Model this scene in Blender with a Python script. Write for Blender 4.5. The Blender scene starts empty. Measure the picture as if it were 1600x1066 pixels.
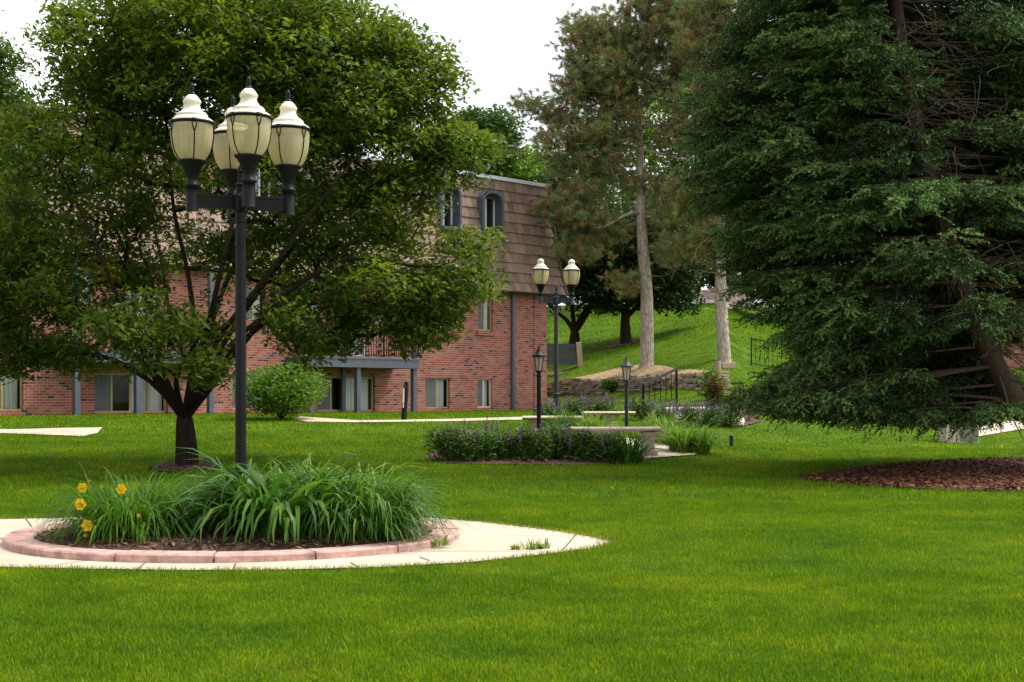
import bpy, math, random
import numpy as np
from mathutils import Vector, Matrix
R = math.radians
random.seed(7)
rng = np.random.default_rng(11)
sc = bpy.context.scene
COL = sc.collection
F = 2222.0      # focal length in photo pixels (photo is 1600 wide)
HC = 1.35       # camera height above the near lawn
HY = 625.0      # photo row of the horizon

# ------------------------------------------------------------------ objects
def tag(o, label=None, cat=None, group=None, kind=None):
    if label: o['label'] = label
    if cat: o['category'] = cat
    if group: o['group'] = group
    if kind: o['kind'] = kind
    return o
def link(name, me, mat=None, parent=None, loc=None):
    o = bpy.data.objects.new(name, me)
    COL.objects.link(o)
    if mat is not None and len(me.materials) == 0:
        for m in (mat if isinstance(mat, (list, tuple)) else [mat]):
            me.materials.append(m)
    if parent is not None: o.parent = parent
    if loc is not None: o.location = loc
    return o
def empty(name, loc, label, cat, group=None, rz=0):
    o = bpy.data.objects.new(name, None)
    o.empty_display_size = .2
    COL.objects.link(o)
    o.location = loc; o.rotation_euler = (0, 0, rz)
    return tag(o, label, cat, group)
def copy_thing(root, loc, label, rz=0, scale=1.0):
    def cp(o, par):
        c = o.copy(); COL.objects.link(c)
        if par is not None: c.parent = par
        for ch in [q for q in COL.objects if q.parent == o]: cp(ch, c)
        return c
    r = cp(root, None)
    r.location = loc; r.rotation_euler = (0, 0, rz); r.scale = (scale,)*3
    r['label'] = label
    return r

class MB:
    def __init__(s): s.v = []; s.f = []; s.m = []; s.mi = 0; s.t = []; s.tint = .5
    def add(s, vs, fs):
        b = len(s.v); s.v.extend([tuple(v) for v in vs])
        for f in fs: s.f.append([b+i for i in f]); s.m.append(s.mi)
        s.t.extend([s.tint]*len(vs))
    def box(s, x0, x1, y0, y1, z0, z1):
        s.add([(x0,y0,z0),(x1,y0,z0),(x1,y1,z0),(x0,y1,z0),(x0,y0,z1),(x1,y0,z1),(x1,y1,z1),(x0,y1,z1)],
              [(3,2,1,0),(4,5,6,7),(0,1,5,4),(1,2,6,5),(2,3,7,6),(3,0,4,7)])
    def bar(s, p, q, w, h=None, up=(0,0,1)):
        h = h or w; p = Vector(p); q = Vector(q); d = (q-p).normalized(); u = Vector(up)
        if abs(d.dot(u)) > .95: u = Vector((0,1,0))
        a = d.cross(u).normalized(); b = a.cross(d).normalized()
        vs = []
        for c in (p, q):
            for sx, sy in ((-1,-1),(1,-1),(1,1),(-1,1)): vs.append(c + a*sx*w/2 + b*sy*h/2)
        s.add(vs, [(3,2,1,0),(4,5,6,7),(0,1,5,4),(1,2,6,5),(2,3,7,6),(3,0,4,7)])
    def tube(s, pts, rad, n=8, cap=True):
        pts = [Vector(p) for p in pts]
        if not isinstance(rad, (list, tuple)): rad = [rad]*len(pts)
        vs = []; ref = None
        for i, p in enumerate(pts):
            d = (pts[min(i+1, len(pts)-1)] - pts[max(i-1, 0)])
            if d.length < 1e-6: d = Vector((0,0,1))
            d.normalize()
            if ref is None: ref = Vector((1,0,0)) if abs(d.x) < .8 else Vector((0,1,0))
            a = (ref - d*ref.dot(d)).normalized(); ref = a; b = d.cross(a)
            for k in range(n):
                t = 2*math.pi*k/n
                vs.append(p + (a*math.cos(t) + b*math.sin(t))*rad[i])
        fs = []
        for i in range(len(pts)-1):
            for k in range(n):
                fs.append((i*n+k, i*n+(k+1)%n, (i+1)*n+(k+1)%n, (i+1)*n+k))
        if cap:
            fs.append(tuple(range(n-1, -1, -1))); fs.append(tuple((len(pts)-1)*n+k for k in range(n)))
        s.add(vs, fs)
    def lathe(s, prof, n=20, c=(0,0,0), cap=True):
        vs = []; fs = []
        for r, z in prof:
            for k in range(n):
                t = 2*math.pi*k/n
                vs.append((c[0]+r*math.cos(t), c[1]+r*math.sin(t), c[2]+z))
        for i in range(len(prof)-1):
            for k in range(n):
                fs.append((i*n+k, i*n+(k+1)%n, (i+1)*n+(k+1)%n, (i+1)*n+k))
        if cap:
            fs.append(tuple(range(n-1,-1,-1))); fs.append(tuple((len(prof)-1)*n+k for k in range(n)))
        s.add(vs, fs)
    def prism(s, poly, z0, z1):
        n = len(poly)
        vs = [(p[0],p[1],z0) for p in poly] + [(p[0],p[1],z1) for p in poly]
        s.add(vs, [tuple(range(n-1,-1,-1)), tuple(range(n,2*n))] + [(i,(i+1)%n,n+(i+1)%n,n+i) for i in range(n)])
    def mesh(s, name, smooth=False, tint=False):
        me = bpy.data.meshes.new(name)
        me.from_pydata(s.v, [], s.f)
        me.polygons.foreach_set('material_index', s.m)
        if smooth: me.polygons.foreach_set('use_smooth', [True]*len(s.f))
        if tint:
            a = me.attributes.new('tint', 'FLOAT', 'POINT'); a.data.foreach_set('value', s.t)
        me.update()
        return me
    def build(s, name, mat, parent=None, loc=None, smooth=False, tint=False, bevel=0):
        o = link(name, s.mesh(name, smooth, tint), mat, parent, loc)
        if bevel:
            b = o.modifiers.new('Bevel', 'BEVEL'); b.width = bevel; b.segments = 2; b.limit_method = 'ANGLE'
        if smooth:
            try: o.data.set_sharp_from_angle(angle=R(35))
            except Exception: pass
        return o

def np_mesh(name, V, polys, tint=None, smooth=False):
    """V (N,3); polys: list of int arrays (M,k)."""
    me = bpy.data.meshes.new(name)
    V = np.asarray(V, np.float32)
    me.vertices.add(len(V)); me.vertices.foreach_set('co', V.ravel())
    loops = np.concatenate([p.ravel() for p in polys]).astype(np.int32)
    tot = np.concatenate([np.full(len(p), p.shape[1], np.int32) for p in polys])
    st = np.concatenate([[0], np.cumsum(tot)[:-1]]).astype(np.int32)
    me.loops.add(len(loops)); me.loops.foreach_set('vertex_index', loops)
    me.polygons.add(len(tot)); me.polygons.foreach_set('loop_start', st)
    try: me.polygons.foreach_set('loop_total', tot)
    except Exception: pass
    if tint is not None:
        a = me.attributes.new('tint', 'FLOAT', 'POINT'); a.data.foreach_set('value', np.asarray(tint, np.float32))
    if smooth: me.polygons.foreach_set('use_smooth', np.ones(len(tot), bool))
    me.update(calc_edges=True)
    return me

# ------------------------------------------------------------------ materials
def new_mat(name):
    m = bpy.data.materials.new(name); m.use_nodes = True
    nt = m.node_tree
    return m, nt, nt.nodes.get('Principled BSDF'), nt.nodes.get('Material Output')
def N(nt, t, **kw):
    n = nt.nodes.new(t)
    for k, v in kw.items():
        if k in n.inputs: n.inputs[k].default_value = v
        else: setattr(n, k, v)
    return n
def ramp(nt, stops, fac):
    r = nt.nodes.new('ShaderNodeValToRGB'); e = r.color_ramp.elements
    while len(e) < len(stops): e.new(.5)
    for i, (p, c) in enumerate(stops):
        e[i].position = p; e[i].color = (*c, 1)
    nt.links.new(fac, r.inputs[0]); return r.outputs[0]
def mixc(nt, fac, a, b, blend='MIX'):
    m = nt.nodes.new('ShaderNodeMix'); m.data_type = 'RGBA'; m.blend_type = blend
    for sock, v in ((m.inputs[0], fac), (m.inputs[6], a), (m.inputs[7], b)):
        if isinstance(v, bpy.types.NodeSocket): nt.links.new(v, sock)
        elif isinstance(v, (int, float)): sock.default_value = v
        else: sock.default_value = (*v, 1)
    return m.outputs[2]
def simple(name, col, rough=.6, metal=0, spec=.5, noise=0, nscale=8, bump=0, bscale=40, stretch=(1,1,1), coat=0):
    m, nt, b, out = new_mat(name)
    b.inputs['Roughness'].default_value = rough; b.inputs['Metallic'].default_value = metal
    b.inputs['Specular IOR Level'].default_value = spec
    b.inputs['Coat Weight'].default_value = coat
    b.inputs['Base Color'].default_value = (*col, 1)
    tc = N(nt, 'ShaderNodeTexCoord'); mp = N(nt, 'ShaderNodeMapping'); mp.inputs['Scale'].default_value = stretch
    nt.links.new(tc.outputs['Object'], mp.inputs[0])
    if noise:
        n = N(nt, 'ShaderNodeTexNoise', Scale=nscale, Detail=6.0, Roughness=.65)
        nt.links.new(mp.outputs[0], n.inputs[0])
        lo = [max(0, c*(1-noise)) for c in col]; hi = [min(1, c*(1+noise)) for c in col]
        nt.links.new(ramp(nt, [(.3, lo), (.7, hi)], n.outputs[0]), b.inputs['Base Color'])
    if bump:
        n = N(nt, 'ShaderNodeTexNoise', Scale=bscale, Detail=6.0, Roughness=.6)
        nt.links.new(mp.outputs[0], n.inputs[0])
        bp = N(nt, 'ShaderNodeBump', Strength=bump, Distance=.02)
        nt.links.new(n.outputs[0], bp.inputs['Height']); nt.links.new(bp.outputs[0], b.inputs['Normal'])
    return m
def foliage(name, stops, transl=.35, rough=.45, spec=.35, tcol=None):
    """leaf material: colour from the per-leaf 'tint' attribute plus drifting clumps of hue"""
    m, nt, b, out = new_mat(name)
    at = N(nt, 'ShaderNodeAttribute', attribute_name='tint')
    c = ramp(nt, stops, at.outputs['Fac'])
    tc = N(nt, 'ShaderNodeTexCoord'); n = N(nt, 'ShaderNodeTexNoise', Scale=.9, Detail=2.0)
    nt.links.new(tc.outputs['Object'], n.inputs[0])
    v = ramp(nt, [(.3, (.72,.78,.8)), (.7, (1.25,1.18,1.0))], n.outputs[0])
    c = mixc(nt, 1.0, c, v, 'MULTIPLY')
    nt.links.new(c, b.inputs['Base Color'])
    b.inputs['Roughness'].default_value = rough; b.inputs['Specular IOR Level'].default_value = spec
    tr = N(nt, 'ShaderNodeBsdfTranslucent')
    tint = mixc(nt, 1.0, c, tcol or (1.5,1.6,.7), 'MULTIPLY')
    nt.links.new(tint, tr.inputs['Color'])
    mx = N(nt, 'ShaderNodeMixShader'); mx.inputs[0].default_value = transl
    nt.links.new(b.outputs[0], mx.inputs[1]); nt.links.new(tr.outputs[0], mx.inputs[2])
    nt.links.new(mx.outputs[0], out.inputs['Surface'])
    return m

M = {}
M['black'] = simple('black_painted_metal', (.006,.006,.007), .5, spec=.22, noise=.4, nscale=6, bump=.08, bscale=60)
M['slate'] = simple('slate_painted_metal', (.035,.04,.05), .5, spec=.3, noise=.25, nscale=5)
M['greypaint'] = simple('grey_painted_trim', (.085,.095,.125), .5, noise=.15, nscale=4)
M['white'] = simple('white_frame', (.75,.76,.78), .5)
M['tan'] = simple('tan_frame', (.42,.3,.13), .5, noise=.2)
M['cream'] = simple('cream_frame', (.7,.62,.45), .5)
M['cap'] = simple('pale_roof_cap', (.62,.66,.72), .4, noise=.1)
M['lid'] = simple('cream_lamp_lid', (.8,.72,.58), .45, noise=.2, nscale=14)
M['stone'] = simple('flagstone', (.3,.25,.2), .85, noise=.5, nscale=4, bump=.5, bscale=14)
M['beige'] = simple('cast_stone', (.55,.42,.32), .8, noise=.25, nscale=9, bump=.25, bscale=50)
M['kerb'] = simple('pink_kerb_stone', (.46,.28,.24), .85, noise=.45, nscale=7, bump=.3, bscale=60)
M['paleStone'] = simple('pale_rock', (.72,.66,.6), .85, noise=.25, nscale=5, bump=.5, bscale=10)
M['plank'] = simple('weathered_grey_planks', (.075,.085,.095), .7, noise=.3, nscale=3, stretch=(1,1,8))
M['wood'] = simple('weathered_timber', (.26,.2,.14), .85, noise=.4, nscale=5, stretch=(6,6,1), bump=.4, bscale=12)
M['box'] = simple('beige_cabinet', (.62,.54,.42), .6, noise=.12, nscale=4)
M['soffit'] = simple('dark_soffit', (.05,.05,.055), .8)
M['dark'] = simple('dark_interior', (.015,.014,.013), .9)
M['curtain'] = simple('pale_curtain', (.8,.82,.8), .9)
M['screen'] = simple('grey_insect_screen', (.16,.17,.18), .7)
M['petal'] = foliage('yellow_petals', [(0,(.9,.5,.01)),(1,(.95,.7,.02))], .25, .6, .2, (1,1,1))
M['bark'] = simple('dark_bark', (.028,.02,.014), .95, spec=.08, noise=.5, nscale=7, stretch=(5,5,1), bump=1.0, bscale=16)
M['pinebark'] = simple('grey_pink_bark', (.42,.34,.29), .9, noise=.75, nscale=6, stretch=(3,3,.8), bump=1.0, bscale=9)
M['sprucebark'] = simple('brown_bark', (.075,.045,.03), .9, noise=.5, nscale=7, stretch=(4,4,1), bump=1.0, bscale=16)
M['darktwig'] = simple('dark_dead_twig', (.15,.105,.068), .9, noise=.5, nscale=3)
M['twig'] = simple('dead_twig', (.2,.13,.085), .9, noise=.4, nscale=3)
M['leaf'] = foliage('leaf_green', [(0,(.04,.08,.013)),(.5,(.1,.145,.02)),(.85,(.175,.21,.03)),(1,(.33,.22,.04))], .47, .45, .3)
M['leaf2'] = foliage('leaf_green_edge', [(0,(.035,.075,.014)),(.6,(.075,.13,.02)),(1,(.13,.18,.03))], .33, .42, .4)
M['yellowleaf'] = foliage('leaf_yellow', [(0,(.4,.24,.02)),(1,(.55,.33,.03))], .35)
M['darkleaf'] = foliage('leaf_dark', [(0,(.014,.034,.01)),(.7,(.03,.064,.016)),(1,(.06,.105,.022))], .25)  # green darkened to carry the shade over the multi-trunk hill tree
M['brightleaf'] = foliage('leaf_bright', [(0,(.08,.15,.012)),(.6,(.13,.22,.016)),(1,(.2,.28,.025))], .4)
M['midleaf'] = foliage('leaf_mid', [(0,(.03,.075,.02)),(.6,(.06,.12,.026)),(1,(.1,.17,.03))], .35)
M['bush'] = foliage('leaf_bush', [(0,(.045,.11,.01)),(.6,(.09,.18,.014)),(1,(.17,.26,.02))], .35)
M['spruce'] = foliage('spruce_needles', [(0,(.008,.018,.006)),(.5,(.036,.072,.022)),(1,(.18,.28,.09))], .05, .6, .1, (1.1,1.3,.8))  # low stop darkened as interior shade put into colour; pale tips are new growth
M['pine'] = foliage('pine_needles', [(0,(.26,.14,.07)),(.32,(.34,.21,.1)),(.42,(.24,.25,.09)),(.7,(.19,.25,.09)),(1,(.3,.37,.16))], .15, .5, .3, (1.2,1.2,.8))
M['lily'] = foliage('daylily_blades', [(0,(.02,.075,.01)),(.6,(.05,.14,.015)),(1,(.12,.22,.03))], .3, .42, .25)
M['lilyfine'] = foliage('fine_daylily_blades', [(0,(.03,.1,.008)),(.6,(.065,.17,.012)),(1,(.14,.25,.025))], .35, .45, .2)
M['lilylight'] = foliage('light_daylily_blades', [(0,(.06,.15,.015)),(.6,(.13,.24,.025)),(1,(.25,.34,.06))], .35, .45, .25)
M['salvia'] = foliage('salvia_leaves', [(0,(.04,.095,.018)),(.6,(.085,.17,.03)),(1,(.18,.27,.065))], .3, .5, .3)
M['purple'] = foliage('salvia_flowers', [(0,(.12,.08,.11)),(.6,(.24,.13,.28)),(1,(.38,.23,.44))], .2, .6, .2, (1,1,1))
M['redleaf'] = foliage('barberry_leaves', [(0,(.05,.05,.015)),(.5,(.16,.1,.03)),(1,(.2,.2,.03))], .3)
M['weed'] = foliage('weed_leaves', [(0,(.08,.16,.02)),(1,(.22,.3,.05))], .35)

def glass_mat():
    m, nt, b, out = new_mat('window_glass')
    tr = N(nt, 'ShaderNodeBsdfTransparent'); tr.inputs[0].default_value = (.93,.95,.94,1)
    gl = N(nt, 'ShaderNodeBsdfGlossy', Roughness=.03)
    fr = N(nt, 'ShaderNodeFresnel', IOR=1.5)
    mx = N(nt, 'ShaderNodeMixShader')
    nt.links.new(fr.outputs[0], mx.inputs[0]); nt.links.new(tr.outputs[0], mx.inputs[1]); nt.links.new(gl.outputs[0], mx.inputs[2])
    nt.links.new(mx.outputs[0], out.inputs['Surface']); return m
M['glass'] = glass_mat()
def globe_mat():
    m, nt, b, out = new_mat('aged_acrylic_globe')
    tc = N(nt, 'ShaderNodeTexCoord'); mp = N(nt, 'ShaderNodeMapping'); mp.inputs['Scale'].default_value = (30,30,3)
    n = N(nt, 'ShaderNodeTexNoise', Scale=1.0, Detail=5.0); nt.links.new(tc.outputs['Object'], mp.inputs[0]); nt.links.new(mp.outputs[0], n.inputs[0])
    c = ramp(nt, [(.3,(.84,.73,.46)),(.7,(.93,.86,.65))], n.outputs[0])
    b.inputs['Roughness'].default_value = .3
    nt.links.new(c, b.inputs['Base Color'])
    tl = N(nt, 'ShaderNodeBsdfTranslucent'); nt.links.new(c, tl.inputs[0])
    tp = N(nt, 'ShaderNodeBsdfTransparent'); tp.inputs[0].default_value = (.9,.82,.6,1)
    m1 = N(nt, 'ShaderNodeMixShader'); m1.inputs[0].default_value = .5
    m2 = N(nt, 'ShaderNodeMixShader'); m2.inputs[0].default_value = .42
    nt.links.new(b.outputs[0], m1.inputs[1]); nt.links.new(tl.outputs[0], m1.inputs[2])
    nt.links.new(m1.outputs[0], m2.inputs[1]); nt.links.new(tp.outputs[0], m2.inputs[2])
    nt.links.new(m2.outputs[0], out.inputs['Surface']); return m
M['globe'] = globe_mat()
M['lantern_glass'] = simple('frosted_lantern_glass', (.72,.66,.52), .35, noise=.15)

def brick_mat():
    m, nt, b, out = new_mat('red_brick')
    tc = N(nt, 'ShaderNodeTexCoord'); sp = N(nt, 'ShaderNodeSeparateXYZ'); nt.links.new(tc.outputs['Object'], sp.inputs[0])
    ad = N(nt, 'ShaderNodeMath', operation='ADD'); nt.links.new(sp.outputs[0], ad.inputs[0]); nt.links.new(sp.outputs[1], ad.inputs[1])
    cb = N(nt, 'ShaderNodeCombineXYZ'); nt.links.new(ad.outputs[0], cb.inputs[0]); nt.links.new(sp.outputs[2], cb.inputs[1])
    bt = N(nt, 'ShaderNodeTexBrick', Scale=1.0); bt.inputs['Color1'].default_value = (0,0,0,1); bt.inputs['Color2'].default_value = (1,1,1,1)
    bt.inputs['Mortar'].default_value = (.5,.5,.5,1); bt.inputs['Mortar Size'].default_value = .009; bt.inputs['Mortar Smooth'].default_value = .2
    bt.inputs['Brick Width'].default_value = .25; bt.inputs['Row Height'].default_value = .087
    nt.links.new(cb.outputs[0], bt.inputs[0])
    c = ramp(nt, [(0,(.05,.03,.033)),(.05,(.07,.035,.035)),(.09,(.25,.06,.037)),(.5,(.36,.094,.058)),(.8,(.43,.15,.1)),(1,(.3,.11,.09))], bt.outputs['Color'])
    n = N(nt, 'ShaderNodeTexNoise', Scale=.5, Detail=4.0); nt.links.new(cb.outputs[0], n.inputs[0])
    c = mixc(nt, 1.0, c, ramp(nt, [(.3,(.85,.83,.83)),(.7,(1.12,1.1,1.1))], n.outputs[0]), 'MULTIPLY')
    c = mixc(nt, bt.outputs['Fac'], c, (.38,.29,.24))
    nt.links.new(c, b.inputs['Base Color']); b.inputs['Roughness'].default_value = .85
    bp = N(nt, 'ShaderNodeBump', Strength=.5, Distance=.008, invert=True)
    nt.links.new(bt.outputs['Fac'], bp.inputs['Height']); nt.links.new(bp.outputs[0], b.inputs['Normal'])
    return m
M['brick'] = brick_mat()
def tint_mat(name, stops, rough, stretch):
    m, nt, b, out = new_mat(name)
    at = N(nt, 'ShaderNodeAttribute', attribute_name='tint')
    c = ramp(nt, stops, at.outputs['Fac'])
    tc = N(nt, 'ShaderNodeTexCoord'); mp = N(nt, 'ShaderNodeMapping'); mp.inputs['Scale'].default_value = stretch
    n = N(nt, 'ShaderNodeTexNoise', Scale=3.0, Detail=6.0); nt.links.new(tc.outputs['Object'], mp.inputs[0]); nt.links.new(mp.outputs[0], n.inputs[0])
    c = mixc(nt, 1.0, c, ramp(nt, [(.3,(.75,.75,.78)),(.7,(1.2,1.18,1.15))], n.outputs[0]), 'MULTIPLY')
    nt.links.new(c, b.inputs['Base Color']); b.inputs['Roughness'].default_value = rough
    return m
M['shingle'] = tint_mat('brown_shingles', [(0,(.14,.09,.068)),(.5,(.22,.135,.1)),(1,(.28,.175,.135))], .8, (3,1,.6))
M['rock'] = tint_mat('retaining_stones', [(0,(.2,.16,.13)),(.5,(.33,.26,.2)),(1,(.47,.4,.32))], .9, (2,2,5))
M['chip'] = tint_mat('bark_chips', [(0,(.05,.022,.012)),(.6,(.12,.055,.03)),(1,(.26,.15,.09))], .95, (3,3,3))
M['needlelitter'] = tint_mat('needle_litter', [(0,(.07,.024,.01)),(.6,(.14,.048,.02)),(1,(.28,.12,.05))], .95, (3,3,3))
M['rubble'] = tint_mat('pale_rubble', [(0,(.4,.3,.25)),(.5,(.72,.58,.5)),(1,(.85,.76,.68))], .9, (2,2,2))

def lawn_mat(blade):
    m, nt, b, out = new_mat('grass_blades' if blade else 'lawn_ground')
    tc = N(nt, 'ShaderNodeTexCoord')
    n1 = N(nt, 'ShaderNodeTexNoise', Scale=.55, Detail=4.0, Roughness=.6); nt.links.new(tc.outputs['Object'], n1.inputs[0])
    n2 = N(nt, 'ShaderNodeTexNoise', Scale=2.6, Detail=5.0, Roughness=.7); nt.links.new(tc.outputs['Object'], n2.inputs[0])
    c = ramp(nt, [(.28,(.064,.142,.002)),(.5,(.108,.2,.0025)),(.74,(.182,.256,.004))], n1.outputs[0])
    c2 = ramp(nt, [(.25,(.62,.72,.7)),(.5,(1,1,1)),(.72,(1.35,1.22,1.3))], n2.outputs[0])
    c = mixc(nt, 1.0, c, c2, 'MULTIPLY')
    n3 = N(nt, 'ShaderNodeTexNoise', Scale=7.0, Detail=3.0); nt.links.new(tc.outputs['Object'], n3.inputs[0])
    dry = ramp(nt, [(.68,(0,0,0)),(.8,(.45,.45,.45))], n3.outputs[0])
    c = mixc(nt, dry, c, (.26,.24,.07))
    if blade:
        at = N(nt, 'ShaderNodeAttribute', attribute_name='tint')
        c = mixc(nt, 1.0, c, ramp(nt, [(0,(.55,.65,.6)),(.6,(1.05,1.05,1)),(.93,(1.5,1.35,1.4)),(1,(2.6,1.9,6))], at.outputs['Fac']), 'MULTIPLY')
        nt.links.new(c, b.inputs['Base Color']); b.inputs['Roughness'].default_value = .55; b.inputs['Specular IOR Level'].default_value = .12
        tr = N(nt, 'ShaderNodeBsdfTranslucent'); nt.links.new(mixc(nt, 1.0, c, (1.5,1.4,.6), 'MULTIPLY'), tr.inputs[0])
        mx = N(nt, 'ShaderNodeMixShader'); mx.inputs[0].default_value = .4
        nt.links.new(b.outputs[0], mx.inputs[1]); nt.links.new(tr.outputs[0], mx.inputs[2]); nt.links.new(mx.outputs[0], out.inputs['Surface'])
    else:
        n4 = N(nt, 'ShaderNodeTexNoise', Scale=26.0, Detail=6.0, Roughness=.8); nt.links.new(tc.outputs['Object'], n4.inputs[0])
        c = mixc(nt, 1.0, c, ramp(nt, [(.3,(.55,.6,.6)),(.7,(1.2,1.15,1.1))], n4.outputs[0]), 'MULTIPLY')
        c = mixc(nt, 1.0, c, (.62,.7,.8), 'MULTIPLY')  # ground colour darkened to stand in for shade blades cast on each other
        nt.links.new(c, b.inputs['Base Color']); b.inputs['Roughness'].default_value = .9; b.inputs['Specular IOR Level'].default_value = .1
        bp = N(nt, 'ShaderNodeBump', Strength=.8, Distance=.05); nt.links.new(n4.outputs[0], bp.inputs['Height']); nt.links.new(bp.outputs[0], b.inputs['Normal'])
    return m
M['blade'] = lawn_mat(True); M['lawn'] = lawn_mat(False)
def concrete_mat():
    m, nt, b, out = new_mat('pale_concrete')
    tc = N(nt, 'ShaderNodeTexCoord')
    n1 = N(nt, 'ShaderNodeTexNoise', Scale=1.1, Detail=6.0, Roughness=.7); nt.links.new(tc.outputs['Object'], n1.inputs[0])
    n2 = N(nt, 'ShaderNodeTexNoise', Scale=90.0, Detail=3.0); nt.links.new(tc.outputs['Object'], n2.inputs[0])
    c = ramp(nt, [(.22,(.32,.23,.14)),(.4,(.46,.38,.28)),(.75,(.54,.47,.37))], n1.outputs[0])
    c = mixc(nt, 1.0, c, ramp(nt, [(.3,(.85,.85,.85)),(.6,(1.05,1.05,1.05))], n2.outputs[0]), 'MULTIPLY')
    nt.links.new(c, b.inputs['Base Color']); b.inputs['Roughness'].default_value = .9
    bp = N(nt, 'ShaderNodeBump', Strength=.2, Distance=.01); nt.links.new(n2.outputs[0], bp.inputs['Height']); nt.links.new(bp.outputs[0], b.inputs['Normal'])
    return m
M['concrete'] = concrete_mat()
M['tanpath'] = simple('tan_concrete', (.5,.39,.28), .9, noise=.2, nscale=2, bump=.2, bscale=40)
M['joint'] = simple('dark_joint', (.12,.09,.06), .95)
M['soil'] = simple('dark_bark_mulch', (.085,.042,.026), .95, noise=.6, nscale=25, bump=1.0, bscale=45)
M['litter'] = simple('needle_mulch', (.085,.035,.017), .95, noise=.6, nscale=18, bump=1.0, bscale=40)

# ------------------------------------------------------------------ terrain
PR = [(-300, [(0,0),(18,0),(25,.19),(30,.42),(36,.68),(43,.87),(60,.87),(75,1.5),(100,4),(140,8),(400,14)]),
      (700,  [(0,0),(18,0),(25,.19),(30,.42),(36,.7),(43,.87),(60,.87),(75,2.0),(100,5),(140,9),(400,14)]),
      (860,  [(0,0),(18,0),(26,.24),(30,.52),(35,.85),(45,.9),(61,.93),(66,1.62),(70,2.1),(85,5.0),(110,8.5),(400,14)]),
      (1010, [(0,0),(18,0),(26,.2),(30,.48),(33,.68),(38,1.0),(55.4,1.65),(60,2.26),(75,3.97),(95,7.5),(130,10),(400,14)]),
      (1115, [(0,0),(18,0),(26,.15),(32,.4),(40,1.0),(48,1.68),(56,2.34),(90,6.9),(120,10.5),(400,14)]),
      (1300, [(0,0),(18,0),(24,.03),(28,.12),(38,.4),(48,.95),(60,1.9),(90,5.5),(120,8),(400,14)]),
      (1900, [(0,0),(18,0),(24,.04),(28,.12),(38,.26),(48,.7),(60,1.2),(90,3.5),(120,6),(400,14)])]
def wall_Y(u): return np.interp(u, [860, 1115], [66, 48])
def terrain(X, Y):
    X = np.asarray(X, float); Y = np.asarray(Y, float)
    u = np.clip(800 + F*X/np.maximum(Y, 2.0), -300, 1899)
    us = np.array([p[0] for p in PR], float)
    zs = np.stack([np.interp(Y, [q[0] for q in p[1]], [q[1] for q in p[1]]) for p in PR])
    k = np.clip(np.searchsorted(us, u, side='right')-1, 0, len(us)-2)
    w = (u-us[k])/(us[k+1]-us[k])
    ii = np.indices(k.shape) if k.shape else ()
    z = np.take_along_axis(zs, k[None], 0)[0]*(1-w) + np.take_along_axis(zs, (k+1)[None], 0)[0]*w
    st = np.clip((Y-wall_Y(u)-.2)/.3, 0, 1)*.52
    wt = np.clip((u-846)/8, 0, 1)*np.clip((1165-u)/40, 0, 1)*np.clip((130-Y)/40, 0, 1)
    return z + st*wt
def tz(x, y): return float(terrain(np.array([x]), np.array([y]))[0])
def P(px, py, Y): return Vector(((px-800)/F*Y, Y, HC + (HY-py)/F*Y))
def G(px, py):
    Ys = np.concatenate([np.arange(4, 40, .02), np.arange(40, 200, .1)])
    Xs = (px-800)/F*Ys; Zs = HC + (HY-py)/F*Ys
    h = np.nonzero(terrain(Xs, Ys) >= Zs)[0]
    i = h[0] if len(h) else len(Ys)-1
    return Vector((Xs[i], Ys[i], float(terrain(Xs[i:i+1], Ys[i:i+1])[0])))
def GY(px, Y):
    x = (px-800)/F*Y
    return Vector((x, Y, tz(x, Y)))

gx = np.concatenate([[-700,-400,-220,-140,-90,-60],np.arange(-45,.1,.5),np.arange(.2,9.9,.2),np.arange(10,45.1,.5),[60,90,140,220,400,700]])
gy = np.concatenate([[-400,-150,-60,-20],np.arange(-8,45.1,.5),np.arange(45.2,68.9,.2),np.arange(69,100.1,.5),np.arange(104,150,4),[160,180,220,300,400,700]])
GX, GYY = np.meshgrid(gx, gy)
GZ = terrain(GX.ravel(), GYY.ravel())
nx, ny = len(gx), len(gy)
idx = np.arange(nx*ny).reshape(ny, nx)
quads = np.stack([idx[:-1,:-1], idx[:-1,1:], idx[1:,1:], idx[1:,:-1]], -1).reshape(-1, 4)
tag(link('ground', np_mesh('ground', np.stack([GX.ravel(), GYY.ravel(), GZ], -1), [quads], smooth=True), M['lawn']), kind='structure')

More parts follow.
